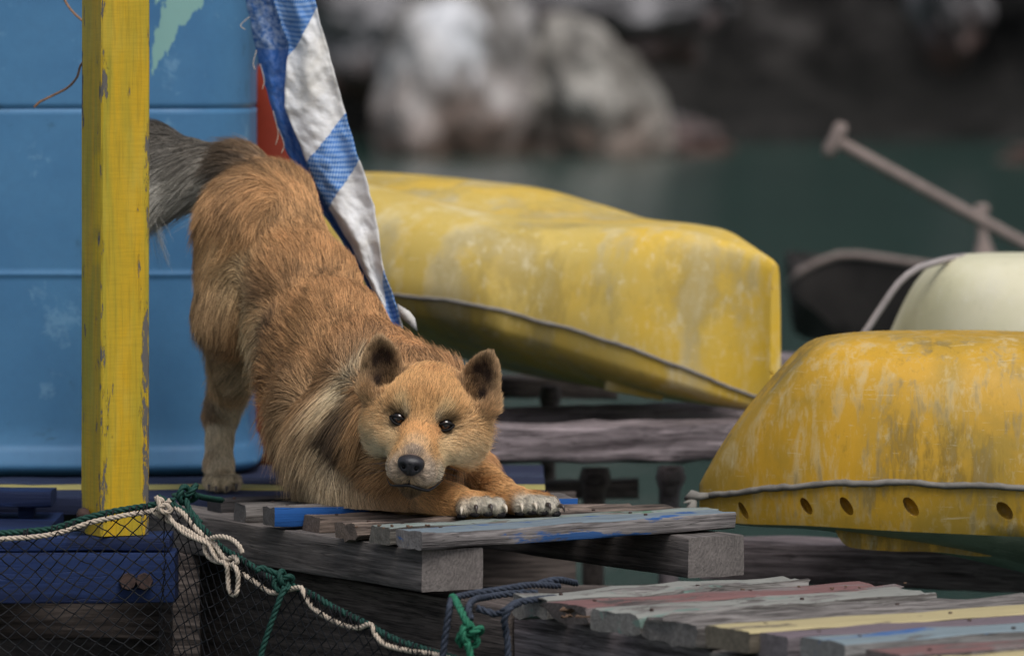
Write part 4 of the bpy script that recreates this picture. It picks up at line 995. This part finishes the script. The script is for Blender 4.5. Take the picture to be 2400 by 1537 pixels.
def build_body():
    lo = np.array([1e9]*3); hi = -lo
    for q in PR:
        if q['t'] == 'c': r = max(q['ra'], q['rb']); mn = np.minimum(q['a'], q['b'])-r; mx = np.maximum(q['a'], q['b'])+r
        else: r = q['r'].max(); mn, mx = q['c']-r, q['c']+r
        q['mn'], q['mx'] = mn, mx; lo = np.minimum(lo, mn); hi = np.maximum(hi, mx)
    h = .0042; lo = lo-.02; hi = hi+.02; dims = np.ceil((hi-lo)/h).astype(int)+1
    Fd = np.full(dims, .05, np.float32)
    order = [q for q in PR if not q.get('neg')]+[q for q in PR if q.get('neg')]
    for q in order:
        m = .05; i0 = np.maximum(((q['mn']-m-lo)/h).astype(int), 0); i1 = np.minimum(((q['mx']+m-lo)/h).astype(int)+2, dims)
        ax = [lo[a]+h*np.arange(i0[a], i1[a]) for a in range(3)]
        p = np.stack(np.meshgrid(*ax, indexing='ij'), -1).astype(np.float32)
        d = sdf(p, q).astype(np.float32); sl_ = tuple(slice(i0[a], i1[a]) for a in range(3)); f = Fd[sl_]; k = q['k']
        if q.get('neg'):
            d = -d; hh = np.clip(.5+.5*(f-d)/k, 0, 1); Fd[sl_] = d*(1-hh)+f*hh+k*hh*(1-hh)
        else:
            hh = np.clip(.5+.5*(d-f)/k, 0, 1); Fd[sl_] = d*(1-hh)+f*hh-k*hh*(1-hh)
    # naive surface nets
    s = Fd < 0; nx, ny, nz = dims
    c = [s[dx:nx-1+dx, dy:ny-1+dy, dz:nz-1+dz] for dx in (0, 1) for dy in (0, 1) for dz in (0, 1)]
    cnt = sum(x.astype(np.int8) for x in c); act = (cnt > 0) & (cnt < 8); idx = np.full(act.shape, -1, np.int64)
    cells = np.argwhere(act); idx[act] = np.arange(len(cells))
    acc = np.zeros((len(cells), 3)); num = np.zeros(len(cells)); crn = [(dx, dy, dz) for dx in (0, 1) for dy in (0, 1) for dz in (0, 1)]
    val = [Fd[cells[:, 0]+a, cells[:, 1]+b, cells[:, 2]+d] for a, b, d in crn]
    for i in range(8):
        for j in range(i+1, 8):
            df = np.abs(np.array(crn[i])-np.array(crn[j]))
            if df.sum() != 1: continue
            va, vb = val[i], val[j]; cr = (va < 0) != (vb < 0); t = np.where(cr, va/np.where(cr, va-vb, 1), 0)
            pt = np.array(crn[i])[None]+t[:, None]*(np.array(crn[j])-np.array(crn[i]))[None]
            acc[cr] += pt[cr]; num[cr] += 1
    V = lo+h*(cells+acc/np.maximum(num, 1)[:, None])
    faces = []
    for axis in range(3):
        o1, o2 = [(1, 2), (2, 0), (0, 1)][axis]
        a = s.take(range(0, dims[axis]-1), axis); b = s.take(range(1, dims[axis]), axis); ed = np.argwhere(a != b)
        ok = (ed[:, o1] > 0) & (ed[:, o2] > 0) & (ed[:, o1] < dims[o1]-1) & (ed[:, o2] < dims[o2]-1); ed = ed[ok]
        sg = a[tuple(ed.T)]
        def g(d1, d2):
            e = ed.copy(); e[:, o1] -= d1; e[:, o2] -= d2; return idx[tuple(e.T)]
        qd = np.stack([g(1, 1), g(0, 1), g(0, 0), g(1, 0)], 1); qd[~sg] = qd[~sg][:, ::-1]; faces.append(qd)
    Fc = np.concatenate(faces)
    # a little laplacian smoothing
    return V, Fc
def attrs(p, n):
    """blend of flow direction, length and group weights of the nearest primitives"""
    W = np.zeros(len(p)); fl = np.zeros((len(p), 3)); L = np.zeros(len(p)); g = np.zeros((6, len(p)))
    for q in PR:
        if q.get('neg') and q['grp'] != 5: continue
        d = np.abs(sdf(p, q)); w = np.exp(-np.minimum(d, .2)/.006)
        if q.get('neg'): w = w*2.2
        W += w; fl += w[:, None]*q['f']; L += w*q['L']; g[q['grp']] += w
    W += 1e-12
    return fl/W[:, None], L/W, g/W
# coat colours, plus painted shade in fold, toe gaps and chin (blobs in the dog's own space, given where the photograph shows them)
def blobs():
    B = []
    def b(px, py, D, r, c, s=1.0): B.append((np.array(P(px, py, D)), r, np.array(c), s, px, py))
    tan, red, cream, dark = S(186,142,96), S(150,98,62), S(176,156,124), S(60,50,44)
    # trunk, redder along the back
    b(790,600,8.0,.16,S(178,128,82),1.0); b(700,480,8.1,.12,S(180,134,88),1); b(900,760,7.85,.10,S(180,126,80),1.0); b(760,760,7.9,.12,S(164,122,80),.9)
    b(700,900,7.85,.11,S(158,120,82),.9); b(620,700,8.05,.06,S(140,108,78),.6)
    b(840,1000,7.75,.08,S(170,126,82),.7); b(730,1090,7.8,.085,S(172,156,132),.9); b(800,1140,7.74,.06,S(178,160,134),.8); b(660,1020,7.85,.06,S(160,142,118),.8)
    b(560,540,8.05,.08,S(166,126,86),.9); b(500,640,8.1,.07,S(156,126,92),.9); b(560,650,8.05,.030,S(212,182,140),1.5); b(585,730,8.05,.028,S(216,192,152),1.6); b(600,800,8.1,.024,S(220,200,166),1.6); b(618,690,8.05,.014,S(90,66,48),2.0); b(628,770,8.05,.014,S(90,66,48),2.0); b(520,560,8.1,.025,S(206,172,128),1.2); b(600,860,8.18,.040,S(196,178,146),1.3)  # the two small dark browns paint the shaded fold between thigh and belly
    b(470,700,8.15,.05,S(140,118,92),.7); b(480,820,8.2,.04,S(142,118,90),.7); b(540,870,8.2,.05,S(190,156,116),1.1)
    b(492,960,8.32,.018,S(120,90,66),.9); b(536,975,8.33,.020,S(206,190,164),1.4); b(535,1040,8.3,.022,S(212,192,162),1.6); b(490,1050,8.32,.014,S(140,106,76),.8); b(520,1125,8.23,.03,S(172,156,132),1)
    # tail
    b(600,390,8.25,.045,S(92,76,62),.9); b(520,380,8.27,.05,S(70,60,52),1.1); b(430,330,8.25,.06,S(84,78,72),1.4); b(370,330,8.28,.07,S(66,62,60),1.4); b(250,400,8.3,.08,S(50,48,46),1.4)
    b(380,455,8.30,.040,S(214,210,204),3.0); b(450,455,8.30,.035,S(210,204,196),2.8); b(550,450,8.22,.022,S(96,68,48),.9)
    # neck: dark brush left of the cheek, pale streaks
    b(806,978,7.66,.022,S(30,28,30),2.6); b(822,1015,7.66,.014,S(40,36,36),2.0); b(800,905,7.68,.026,S(190,174,146),1.6); b(850,800,7.7,.03,S(110,84,62),1.2); b(800,850,7.7,.025,S(120,92,68),1.1); b(770,940,7.70,.025,S(150,112,78),.7); b(850,860,7.72,.03,S(120,96,72),.8)
    b(1150,880,7.68,.03,S(150,110,74),.8); b(1175,985,7.68,.022,S(60,52,46),1.4); b(1000,830,7.74,.06,S(168,122,82),1)
    # forelegs
    b(930,1140,7.64,.05,S(180,132,84),1); b(1050,1160,7.56,.04,S(196,146,92),1.1); b(1150,1120,7.62,.05,S(196,148,96),1.1); b(860,1160,7.70,.04,S(160,116,78),.8)
    for x, D in ((1085,7.55),(1110,7.545),(1140,7.55),(1170,7.555),(1215,7.57),(1250,7.57),(1285,7.58)): b(x,1172,D,.016,S(200,194,184),1.6)
    for (c0, t0, _a), (c1, t1, _b) in zip(PAWS, PAWS[1:]):
        if t1 > t0: B.append((np.array(c0.lerp(c1, .5)+Vector((0, -.012, 0))), .0046, np.array(S(62, 50, 46)), 3.2))  # shade of the gaps between the toes, painted into the coat
    # head
    def h(x, y, z, r, c, s=1.0): B.append((np.array(H(x, y, z)), r, np.array(c), s))
    h(0,.0,.045,.04,S(190,136,86),1.2); h(0,.0,.024,.012,S(160,104,60),2.0); h(0,-.012,.006,.010,S(176,118,70),1.8); h(0,.02,.055,.012,S(168,112,68),1.6); h(-.03,.0,.035,.03,S(194,144,94),1); h(.03,.0,.035,.03,S(194,144,94),1)
    for s in (-1, 1):
        h(s*.027,-.018,.018,.0080,S(222,190,146),1.2); h(s*.021,-.024,.011,.0045,S(150,130,106),1.8)       # pale brows
        h(s*.0315,-.022,.000,.0100,S(26,21,20),2.6); h(s*.018,-.030,-.010,.0085,S(190,128,78),1.4)          # rims and tear lines
        h(s*.046,-.010,-.014,.016,S(204,154,104),1.2); h(s*.066,.012,.006,.028,S(190,140,92),1.2)
        h(s*.056,.0,-.038,.024,S(246,216,180),1.8); h(s*.044,-.012,-.052,.018,S(242,222,190),1.9); h(s*.078,.02,-.030,.03,S(196,160,118),1.1)
        h(s*.034,-.026,-.024,.013,S(208,166,122),1.2)
        h(s*.015,-.084,-.052,.013,S(164,150,142),2.0); h(s*.026,-.058,-.060,.013,S(190,178,164),1.8); h(s*.016,-.076,-.070,.006,S(70,60,56),1.6)
        h(s*.074,.034,.092,.014,S(150,120,88),1.5); h(s*.084,.030,.062,.013,S(168,134,98),1.5); h(s*.050,.025,.058,.010,S(150,108,72),1.3)
    h(0,-.045,-.018,.016,S(198,138,86),1.4); h(0,-.070,-.022,.012,S(186,146,112),1.5); h(0,-.088,-.028,.009,S(132,116,108),1.8)
    h(0,-.074,-.080,.012,S(62,52,50),2.0); h(0,-.05,-.098,.02,S(196,184,166),1.2)  # first blob: dark lower lip with the chin's shadow painted in
    return B
BL = blobs(); NHEAD = 1
def coat(p):
    W = np.full(len(p), 1e-3); C = np.tile(np.array(S(158,112,74)), (len(p), 1))*1e-3
    for c, r, k, s in BL:
        d2 = ((p-c)**2).sum(1)/(r*r); w = s**2*np.exp(-d2*1.1)+1e-6*s/(1+d2); W += w; C += w[:, None]*k
    return C/W[:, None]

def make_dog():
    V, Fc = build_body()
    vpx = CX+FPX*V[:, 0]/(V[:, 1]*math.cos(PITCH)-(V[:, 2]-ZC)*math.sin(PITCH))
    vpy = CY-FPX*(V[:, 1]*math.sin(PITCH)+(V[:, 2]-ZC)*math.cos(PITCH))/(V[:, 1]*math.cos(PITCH)-(V[:, 2]-ZC)*math.sin(PITCH))
    for i, bb in enumerate(BL):
        if len(bb) < 5: continue
        cand = np.where(np.hypot(vpx-bb[4], vpy-bb[5]) < 9)[0]
        if len(cand): BL[i] = (V[cand[np.argmin(V[cand, 1])]], *bb[1:4])
        else: BL[i] = bb[:4]
    # drop tiny islands and normals via blender
    me = bpy.data.meshes.new('dog'); me.from_pydata(V.tolist(), [], Fc.tolist()); me.update()
    bm = bmesh.new(); bm.from_mesh(me)
    for _ in range(3): bmesh.ops.smooth_vert(bm, verts=bm.verts, factor=.5, use_axis_x=True, use_axis_y=True, use_axis_z=True)
    bm.to_mesh(me); bm.free(); me.shade_smooth()
    nv = len(me.vertices); co = np.empty(nv*3, np.float32); me.vertices.foreach_get('co', co); co = co.reshape(-1, 3).astype(float)
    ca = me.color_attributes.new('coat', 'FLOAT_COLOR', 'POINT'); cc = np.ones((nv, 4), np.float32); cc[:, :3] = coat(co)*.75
    lw = np.exp(-((co-np.array(H(0, -.062, -.0755)))/np.array([.028, .03, .0045]))**2).prod(1); cc[:, :3] = cc[:, :3]*(1-lw[:, None])+np.array(S(24, 20, 20))*lw[:, None]
    ca.data.foreach_set('color', cc.ravel())
    m, nt, b = newmat('dog_skin'); at = nt.nodes.new('ShaderNodeAttribute'); at.attribute_name = 'coat'; nt.links.new(at.outputs[0], b.inputs['Base Color'])
    b.inputs['Roughness'].default_value = .8; b.inputs['Specular IOR Level'].default_value = .15
    dog = link('dog', me, m); dg = P(700, 1160, 8.0); me.transform(Matrix.Translation(-dg)); dog.location = dg
    tag(dog, 'shaggy reddish tan dog bowing low with its chin on its stretched front paws', 'dog')
    bpy.context.view_layer.update()
    # ---- fur
    tri = np.concatenate([Fc[:, [0, 1, 2]], Fc[:, [0, 2, 3]]]); nrm = np.empty(nv*3, np.float32); me.vertices.foreach_get('normal', nrm); nrm = nrm.reshape(-1, 3).astype(float)
    A = co[tri]; area = .5*np.linalg.norm(np.cross(A[:, 1]-A[:, 0], A[:, 2]-A[:, 0]), axis=1); cen = A.mean(1)
    nc = nrm[tri].mean(1); view = np.array([0, 0, ZC])-cen; view /= np.linalg.norm(view, axis=1)[:, None]
    facing = (nc*view).sum(1)
    hd = np.linalg.norm(cen-np.array(H(0, 0, -.01)), axis=1)
    dens = np.where(hd < .13, 5.0, 1.0); lowleg = cen[:, 2] < .10; dens = np.where(lowleg & (hd > .12), 2.2, dens)
    dens *= np.clip(.35+facing*1.2, .25, 1.0)                   # the side turned away from the dock gets thinner fur
    pr = area*dens; pr /= pr.sum(); NH = 330000
    ti = rng.choice(len(tri), NH, p=pr); u = rng.random((NH, 2)); sw = u.sum(1) > 1; u[sw] = 1-u[sw]
    T = tri[ti]; w0 = 1-u.sum(1); bw = np.stack([w0, u[:, 0], u[:, 1]], 1)
    p = (co[T]*bw[:, :, None]).sum(1); n = (nrm[T]*bw[:, :, None]).sum(1); n /= np.linalg.norm(n, axis=1)[:, None]
    fl, L, g = attrs(p, n)
    # keep nose, eyes and lips bare
    keep = np.ones(NH, bool)
    lp = (p-HOn) @ HRn
    for s in (-1, 1): keep &= (((lp-np.array([s*.0315, -.020, .0005]))/np.array([.0130, .014, .0064]))**2).sum(1) > 1
    keep &= (((lp-np.array([0, -.099, -.041]))/np.array([.017, .018, .0155]))**2).sum(1) > 1
    p, n, fl, L, g, lp = p[keep], n[keep], fl[keep], L[keep], g[:, keep], lp[keep]; K = len(p)
    # low frequency turbulence of the flow
    q = p*1.0
    sn = lambda a, f, ph: np.sin(q[:, 0]*f*1.3+ph)*np.cos(q[:, 1]*f+ph*2.1)+np.sin(q[:, 2]*f*1.1+ph*.7+q[:, 0]*f*.6)
    turb = np.stack([sn(0, 38, 1.), sn(0, 41, 2.3), sn(0, 36, 4.1)], 1)*.16+np.stack([sn(0, 95, .3), sn(0, 101, 5.3), sn(0, 90, 3.1)], 1)*.10
    body = (g[0]+g[1])[:, None]
    f = fl+turb*(.25+.75*body)+rng.normal(0, .10, (K, 3)); f -= n*(f*n).sum(1)[:, None]; f /= np.maximum(np.linalg.norm(f, axis=1), 1e-4)[:, None]
    lift = .30+.15*rng.random(K); lift = np.where(L < .012, .34, lift); lift = np.where(g[3] > .5, .45, lift)
    ln = L*np.clip(rng.normal(1, .22, K), .45, np.where(L > .05, 1.2, 1.6))
    d0 = f+n*lift[:, None]; d0 /= np.linalg.norm(d0, axis=1)[:, None]
    S_ = 6; t = np.linspace(0, 1, S_)[None, :, None]
    pts = p[:, None]+d0[:, None]*t*ln[:, None, None]
    curl = (f*.35-n*.18+np.array([0, 0, -.22])*np.minimum(ln/.04, 1.5)[:, None])[:, None]*(t**2)*ln[:, None, None]
    pts = pts+curl
    # clumps
    nclp = 22000; ci = rng.choice(K, nclp, replace=False); kd = KDTree(nclp)
    for i, c in enumerate(ci): kd.insert(p[c], i)
    kd.balance(); near = np.array([kd.find(v)[1] for v in p]); cidx = ci[near]
    sc = (ln/np.maximum(ln[cidx], 1e-4)); tgt = p[cidx][:, None]+(pts[cidx]-p[cidx][:, None])*np.clip(sc, .5, 1.6)[:, None, None]
    cl = np.clip((L-.006)/.03, 0.1, .62)*np.clip(.6+rng.normal(0, .25, K), 0, 1); far = np.linalg.norm(p-p[cidx], axis=1) > .02; cl[far] = 0
    pts = pts*(1-cl[:, None, None]*t**1.4)+tgt*(cl[:, None, None]*t**1.4)
    pts += rng.normal(0, 1, (K, S_, 3))*.0006*t*np.minimum(1, ln/.02)[:, None, None]
    # nothing below the boards
    floor = np.where(pts[..., 1] < 8.04, .0012, -.019); pts[..., 2] = np.maximum(pts[..., 2], floor)
    C = coat(p); jit = np.clip(1+rng.normal(0, 1, K)*(.18+.10*g[2]), .45, 1.7)[:, None]; cj = np.clip(rng.normal(1, .16, nclp), .55, 1.5)[near][:, None]
    lf = 1+.22*(np.sin(q[:, 0]*61+q[:, 2]*23+1)*np.sin(q[:, 2]*31-q[:, 0]*47+q[:, 1]*29)+.6*np.sin(q[:, 0]*143+q[:, 2]*97)*np.sin(q[:, 1]*120-q[:, 2]*77))*(g[0]+g[1])
    C = C*(1-g[4][:, None]*.75)+np.array(S(176, 142, 106))*g[4][:, None]*.75; e5 = np.clip(g[5]*2.1-.45, 0, 1)[:, None]; C = C*(1-e5)+np.array(S(52, 38, 32))*e5
    C = C*jit*cj*lf[:, None]; dk = rng.random(K) < .07*np.clip(L/.03, .2, 1); C[dk] *= .35
    lum = C @ np.array([.3, .6, .1]); C = (C*.88+lum[:, None]*.12)*1.22*np.array([1, .975, .92]); ag = (rng.random(K) < .16*(g[0]+g[1])+.05); C[ag] *= .5; lg = rng.random(K) < .12; C[lg] *= 1.35; sat = 1-C[:, 2]/np.maximum(C[:, 0], 1e-4); hg = g[2][:, None][:, 0]; C[:, 1] *= 1+(.05+.045*hg)*sat; C[:, 0] *= 1-.03*sat*hg; C *= np.minimum(1, .72/np.maximum(C.max(1), 1e-4))[:, None]; C = np.clip(C, .004, .85)
    hc = bpy.data.hair_curves.new('fur'); hc.add_curves([S_]*K)
    hc.attributes['position'].data.foreach_set('vector', (pts.reshape(-1, 3)-np.array(dg)).astype(np.float32).ravel())
    rad = hc.attributes.new('radius', 'FLOAT', 'POINT') if 'radius' not in hc.attributes else hc.attributes['radius']
    base = np.where(L < .012, .00026, np.where(L < .03, .00032, .00038)); prof = np.array([1, 1, .9, .75, .5, .12])
    rad.data.foreach_set('value', (base[:, None]*prof[None]).astype(np.float32).ravel())
    # roots a little deeper in tone, tips lighter, as the hairs themselves are
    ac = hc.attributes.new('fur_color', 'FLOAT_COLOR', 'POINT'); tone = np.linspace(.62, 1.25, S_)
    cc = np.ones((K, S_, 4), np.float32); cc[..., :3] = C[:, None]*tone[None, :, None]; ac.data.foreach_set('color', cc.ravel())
    fo = bpy.data.objects.new('fur', hc); scene.collection.objects.link(fo); fo.parent = dog
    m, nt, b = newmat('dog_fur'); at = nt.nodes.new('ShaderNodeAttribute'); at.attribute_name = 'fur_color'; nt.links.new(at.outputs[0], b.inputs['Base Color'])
    b.inputs['Roughness'].default_value = .55; b.inputs['Specular IOR Level'].default_value = .25
    hc.materials.append(m)
    # ---- nose, eyes, claws
    def sph(name, c, r, rot, mat, parent, seg=24, defm=None):
        bm = bmesh.new(); bmesh.ops.create_uvsphere(bm, u_segments=seg, v_segments=seg*2//3, radius=1)
        for v in bm.verts:
            q = v.co.copy()
            if defm: q = defm(q)
            v.co = c+rot @ Vector((q.x*r[0], q.y*r[1], q.z*r[2]))
        me = bpy.data.meshes.new(name); bm.to_mesh(me); bm.free(); me.shade_smooth(); return link(name, me, mat, parent)
    mn, nt, b = newmat('nose_leather'); vo = nt.nodes.new('ShaderNodeTexVoronoi'); vo.inputs['Scale'].default_value = 900; nt.links.new(coords(nt, rand=False), vo.inputs[0])
    b.inputs['Base Color'].default_value = (*S(34, 32, 36), 1); b.inputs['Roughness'].default_value = .38; bump(nt, b, vo.outputs[0], .0004, .6)
    mk = simple('nostril_dark', S(8, 7, 8), .8, .1, .1)
    def nd(q):
        z = q.z; q.x *= 1+.10*z-.25*max(0, -z-.2)**1.0; q.y -= .10*(1-q.x*q.x)*(q.y < 0); 
        for s in (-1, 1):
            dd = math.exp(-(((q.x-s*.50)/.21)**2+((z+.12)/.24)**2)); 
            if q.y < 0: q.y += .42*dd
        if q.y < 0: q.y += .16*math.exp(-(q.x/.07)**2)*(z < .2)
        if z > .45: q.z = .45+(z-.45)*.7
        return q
    NC = H(0, -.0965, -.0395); nose = sph('nose', NC, (.0180, .014, .0156), HR, mn, dog, 48, nd)
    for s in (-1, 1): sph('nostril', NC+HR @ Vector((s*.0082, -.0094, -.0022)), (.0030, .0028, .0030), HR, mk, nose, 12)
    me_, nt, b = newmat('dog_eye'); tc = nt.nodes.new('ShaderNodeTexCoord'); ln_ = nt.nodes.new('ShaderNodeVectorMath'); ln_.operation = 'LENGTH'
    at2 = nt.nodes.new('ShaderNodeAttribute'); at2.attribute_name = 'iris'
    nz = noise(nt, coords(nt, rand=False), 600, 3)
    c = ramp(nt, at2.outputs[2], [(0, S(4, 3, 3)), (.30, S(4, 3, 3)), (.36, S(64, 39, 23)), (.52, S(78, 48, 29)), (.60, S(14, 10, 9)), (.8, S(22, 18, 17)), (1, S(20, 17, 16))])
    nt.links.new(c, b.inputs['Base Color']); b.inputs['Roughness'].default_value = .05; b.inputs['Specular IOR Level'].default_value = .7
    ml = simple('eyelid_skin', S(16, 13, 13), .7, .25, .2)
    for s in (-1, 1):
        ec = H(s*.0315, -.0115, .0003); e = sph('eye', Vector((0, 0, 0)), (.0100, .0100, .0100), Matrix.Identity(3), me_, None, 40)
        look = (Vector((0, 0, ZC))-ec).normalized(); a = e.data.attributes.new('iris', 'FLOAT', 'POINT')
        a.data.foreach_set('value', np.array([math.acos(max(-1, min(1, v.co.normalized().dot(look))))/.9 for v in e.data.vertices], np.float32))
        e.parent = dog; e.matrix_parent_inverse = dog.matrix_world.inverted(); e.location = ec
        # almond lid rims hugging the ball
        pts_ = []; nn = 40
        for k in range(nn+1):
            t_ = 2*math.pi*k/nn; x = math.cos(t_)*.0112; z = math.sin(t_)*(1-.25*math.cos(t_)**2)*(.0043 if math.sin(t_) > 0 else .0058); z += .0022*s*math.cos(t_)
            y = -math.sqrt(max(.0108**2-x*x*.70-z*z, 1e-6)); pts_.append(ec+HR @ Vector((x, y, z)))
        v, f_ = tube_vf(pts_, .0017, 8, False, 0); link('eyelid', mesh('eyelid', v, f_), ml, e)
    # dark lip line and chin
    lipm = simple('lip_skin', S(22, 18, 19), .4, .4, .2)
    pts_ = [H(x, y, z) for x, y, z in ((-.033,-.060,-.0715),(-.025,-.076,-.0755),(-.012,-.088,-.072),(0,-.092,-.069),(.012,-.088,-.072),(.025,-.076,-.0755),(.034,-.058,-.071),(.040,-.040,-.066))]
    pp = catmull(pts_, 50); v, f_ = tube_vf(pp, [.0005+.0019*math.sin(math.pi*i/50)**1.2 for i in range(51)], 8); link('lips', mesh('lips', v, f_), lipm, dog)
    v, f_ = tube_vf([H(0, -.0945, -.052), H(0, -.094, -.060), H(0, -.093, -.067)], .0011, 6); link('lip_cleft', mesh('lip_cleft', v, f_), lipm, dog)
    # claws and pads
    mc = simple('claw_horn', S(60, 50, 46), .35, .5, .4, 200); mcl = simple('pale_claw', S(190, 178, 160), .35, .5, .2, 200); mp = simple('paw_pad', S(34, 30, 32), .7, .3, .3, 400)
    for i, (c, t_, ang) in enumerate(PAWS):
        rm = Matrix.Rotation(R(ang+t_*9), 3, 'Z'); o = c+rm @ Vector((.001, -.0205, .0012))
        pth = [o, o+rm @ Vector((.0005, -.0055, .0004)), o+rm @ Vector((.0008, -.009, -.0025)), o+rm @ Vector((.0008, -.0105, -.0075))]
        v, f_ = tube_vf(catmull(pth, 8), [.0030, .0032, .0031, .0028, .0024, .002, .0016, .001, .0004], 8); link('claw', mesh('claw', v, f_), mcl if i in (0, 3, 4, 5) else mc, dog)
        sph('toe_pad', c+rm @ Vector((0, -.0115, -.0095)), (.0072, .0085, .0042), rm, mp, dog, 14)
    for i, (x, y) in enumerate(((490, 1143), (507, 1146), (531, 1146), (554, 1142))):
        o = P(x, y-6, 8.21); v, f_ = tube_vf([o, o+Vector((0, -.005, -.002)), o+Vector((0, -.008, -.0075))], [.0024, .002, .0004], 7); link('claw', mesh('claw', v, f_), mc, dog)
    # whiskers
    V2, F2 = [], []
    for s in (-1, 1):
        for i in range(9):
            a = H(s*(.026+.003*(i % 3)), -.066+.008*(i//3), -.046-.007*(i % 3)); L_ = random.uniform(.035, .06)
            dr = HR @ Vector((s*1, random.uniform(-.25, .25), random.uniform(-.35, .2)))
            v, f_ = tube_vf([a, a+dr*L_*.5+Vector((0, 0, -.001)), a+dr*L_+Vector((0, 0, -L_*.14))], [.00022, .00018, .00006], 4, base=len(V2)); V2 += v; F2 += f_
    mw_ = link('whiskers', mesh('whiskers', V2, F2), lipm, dog); mw_['kind'] = 'stuff'
    print('hair', K, 'verts', nv)
make_dog()
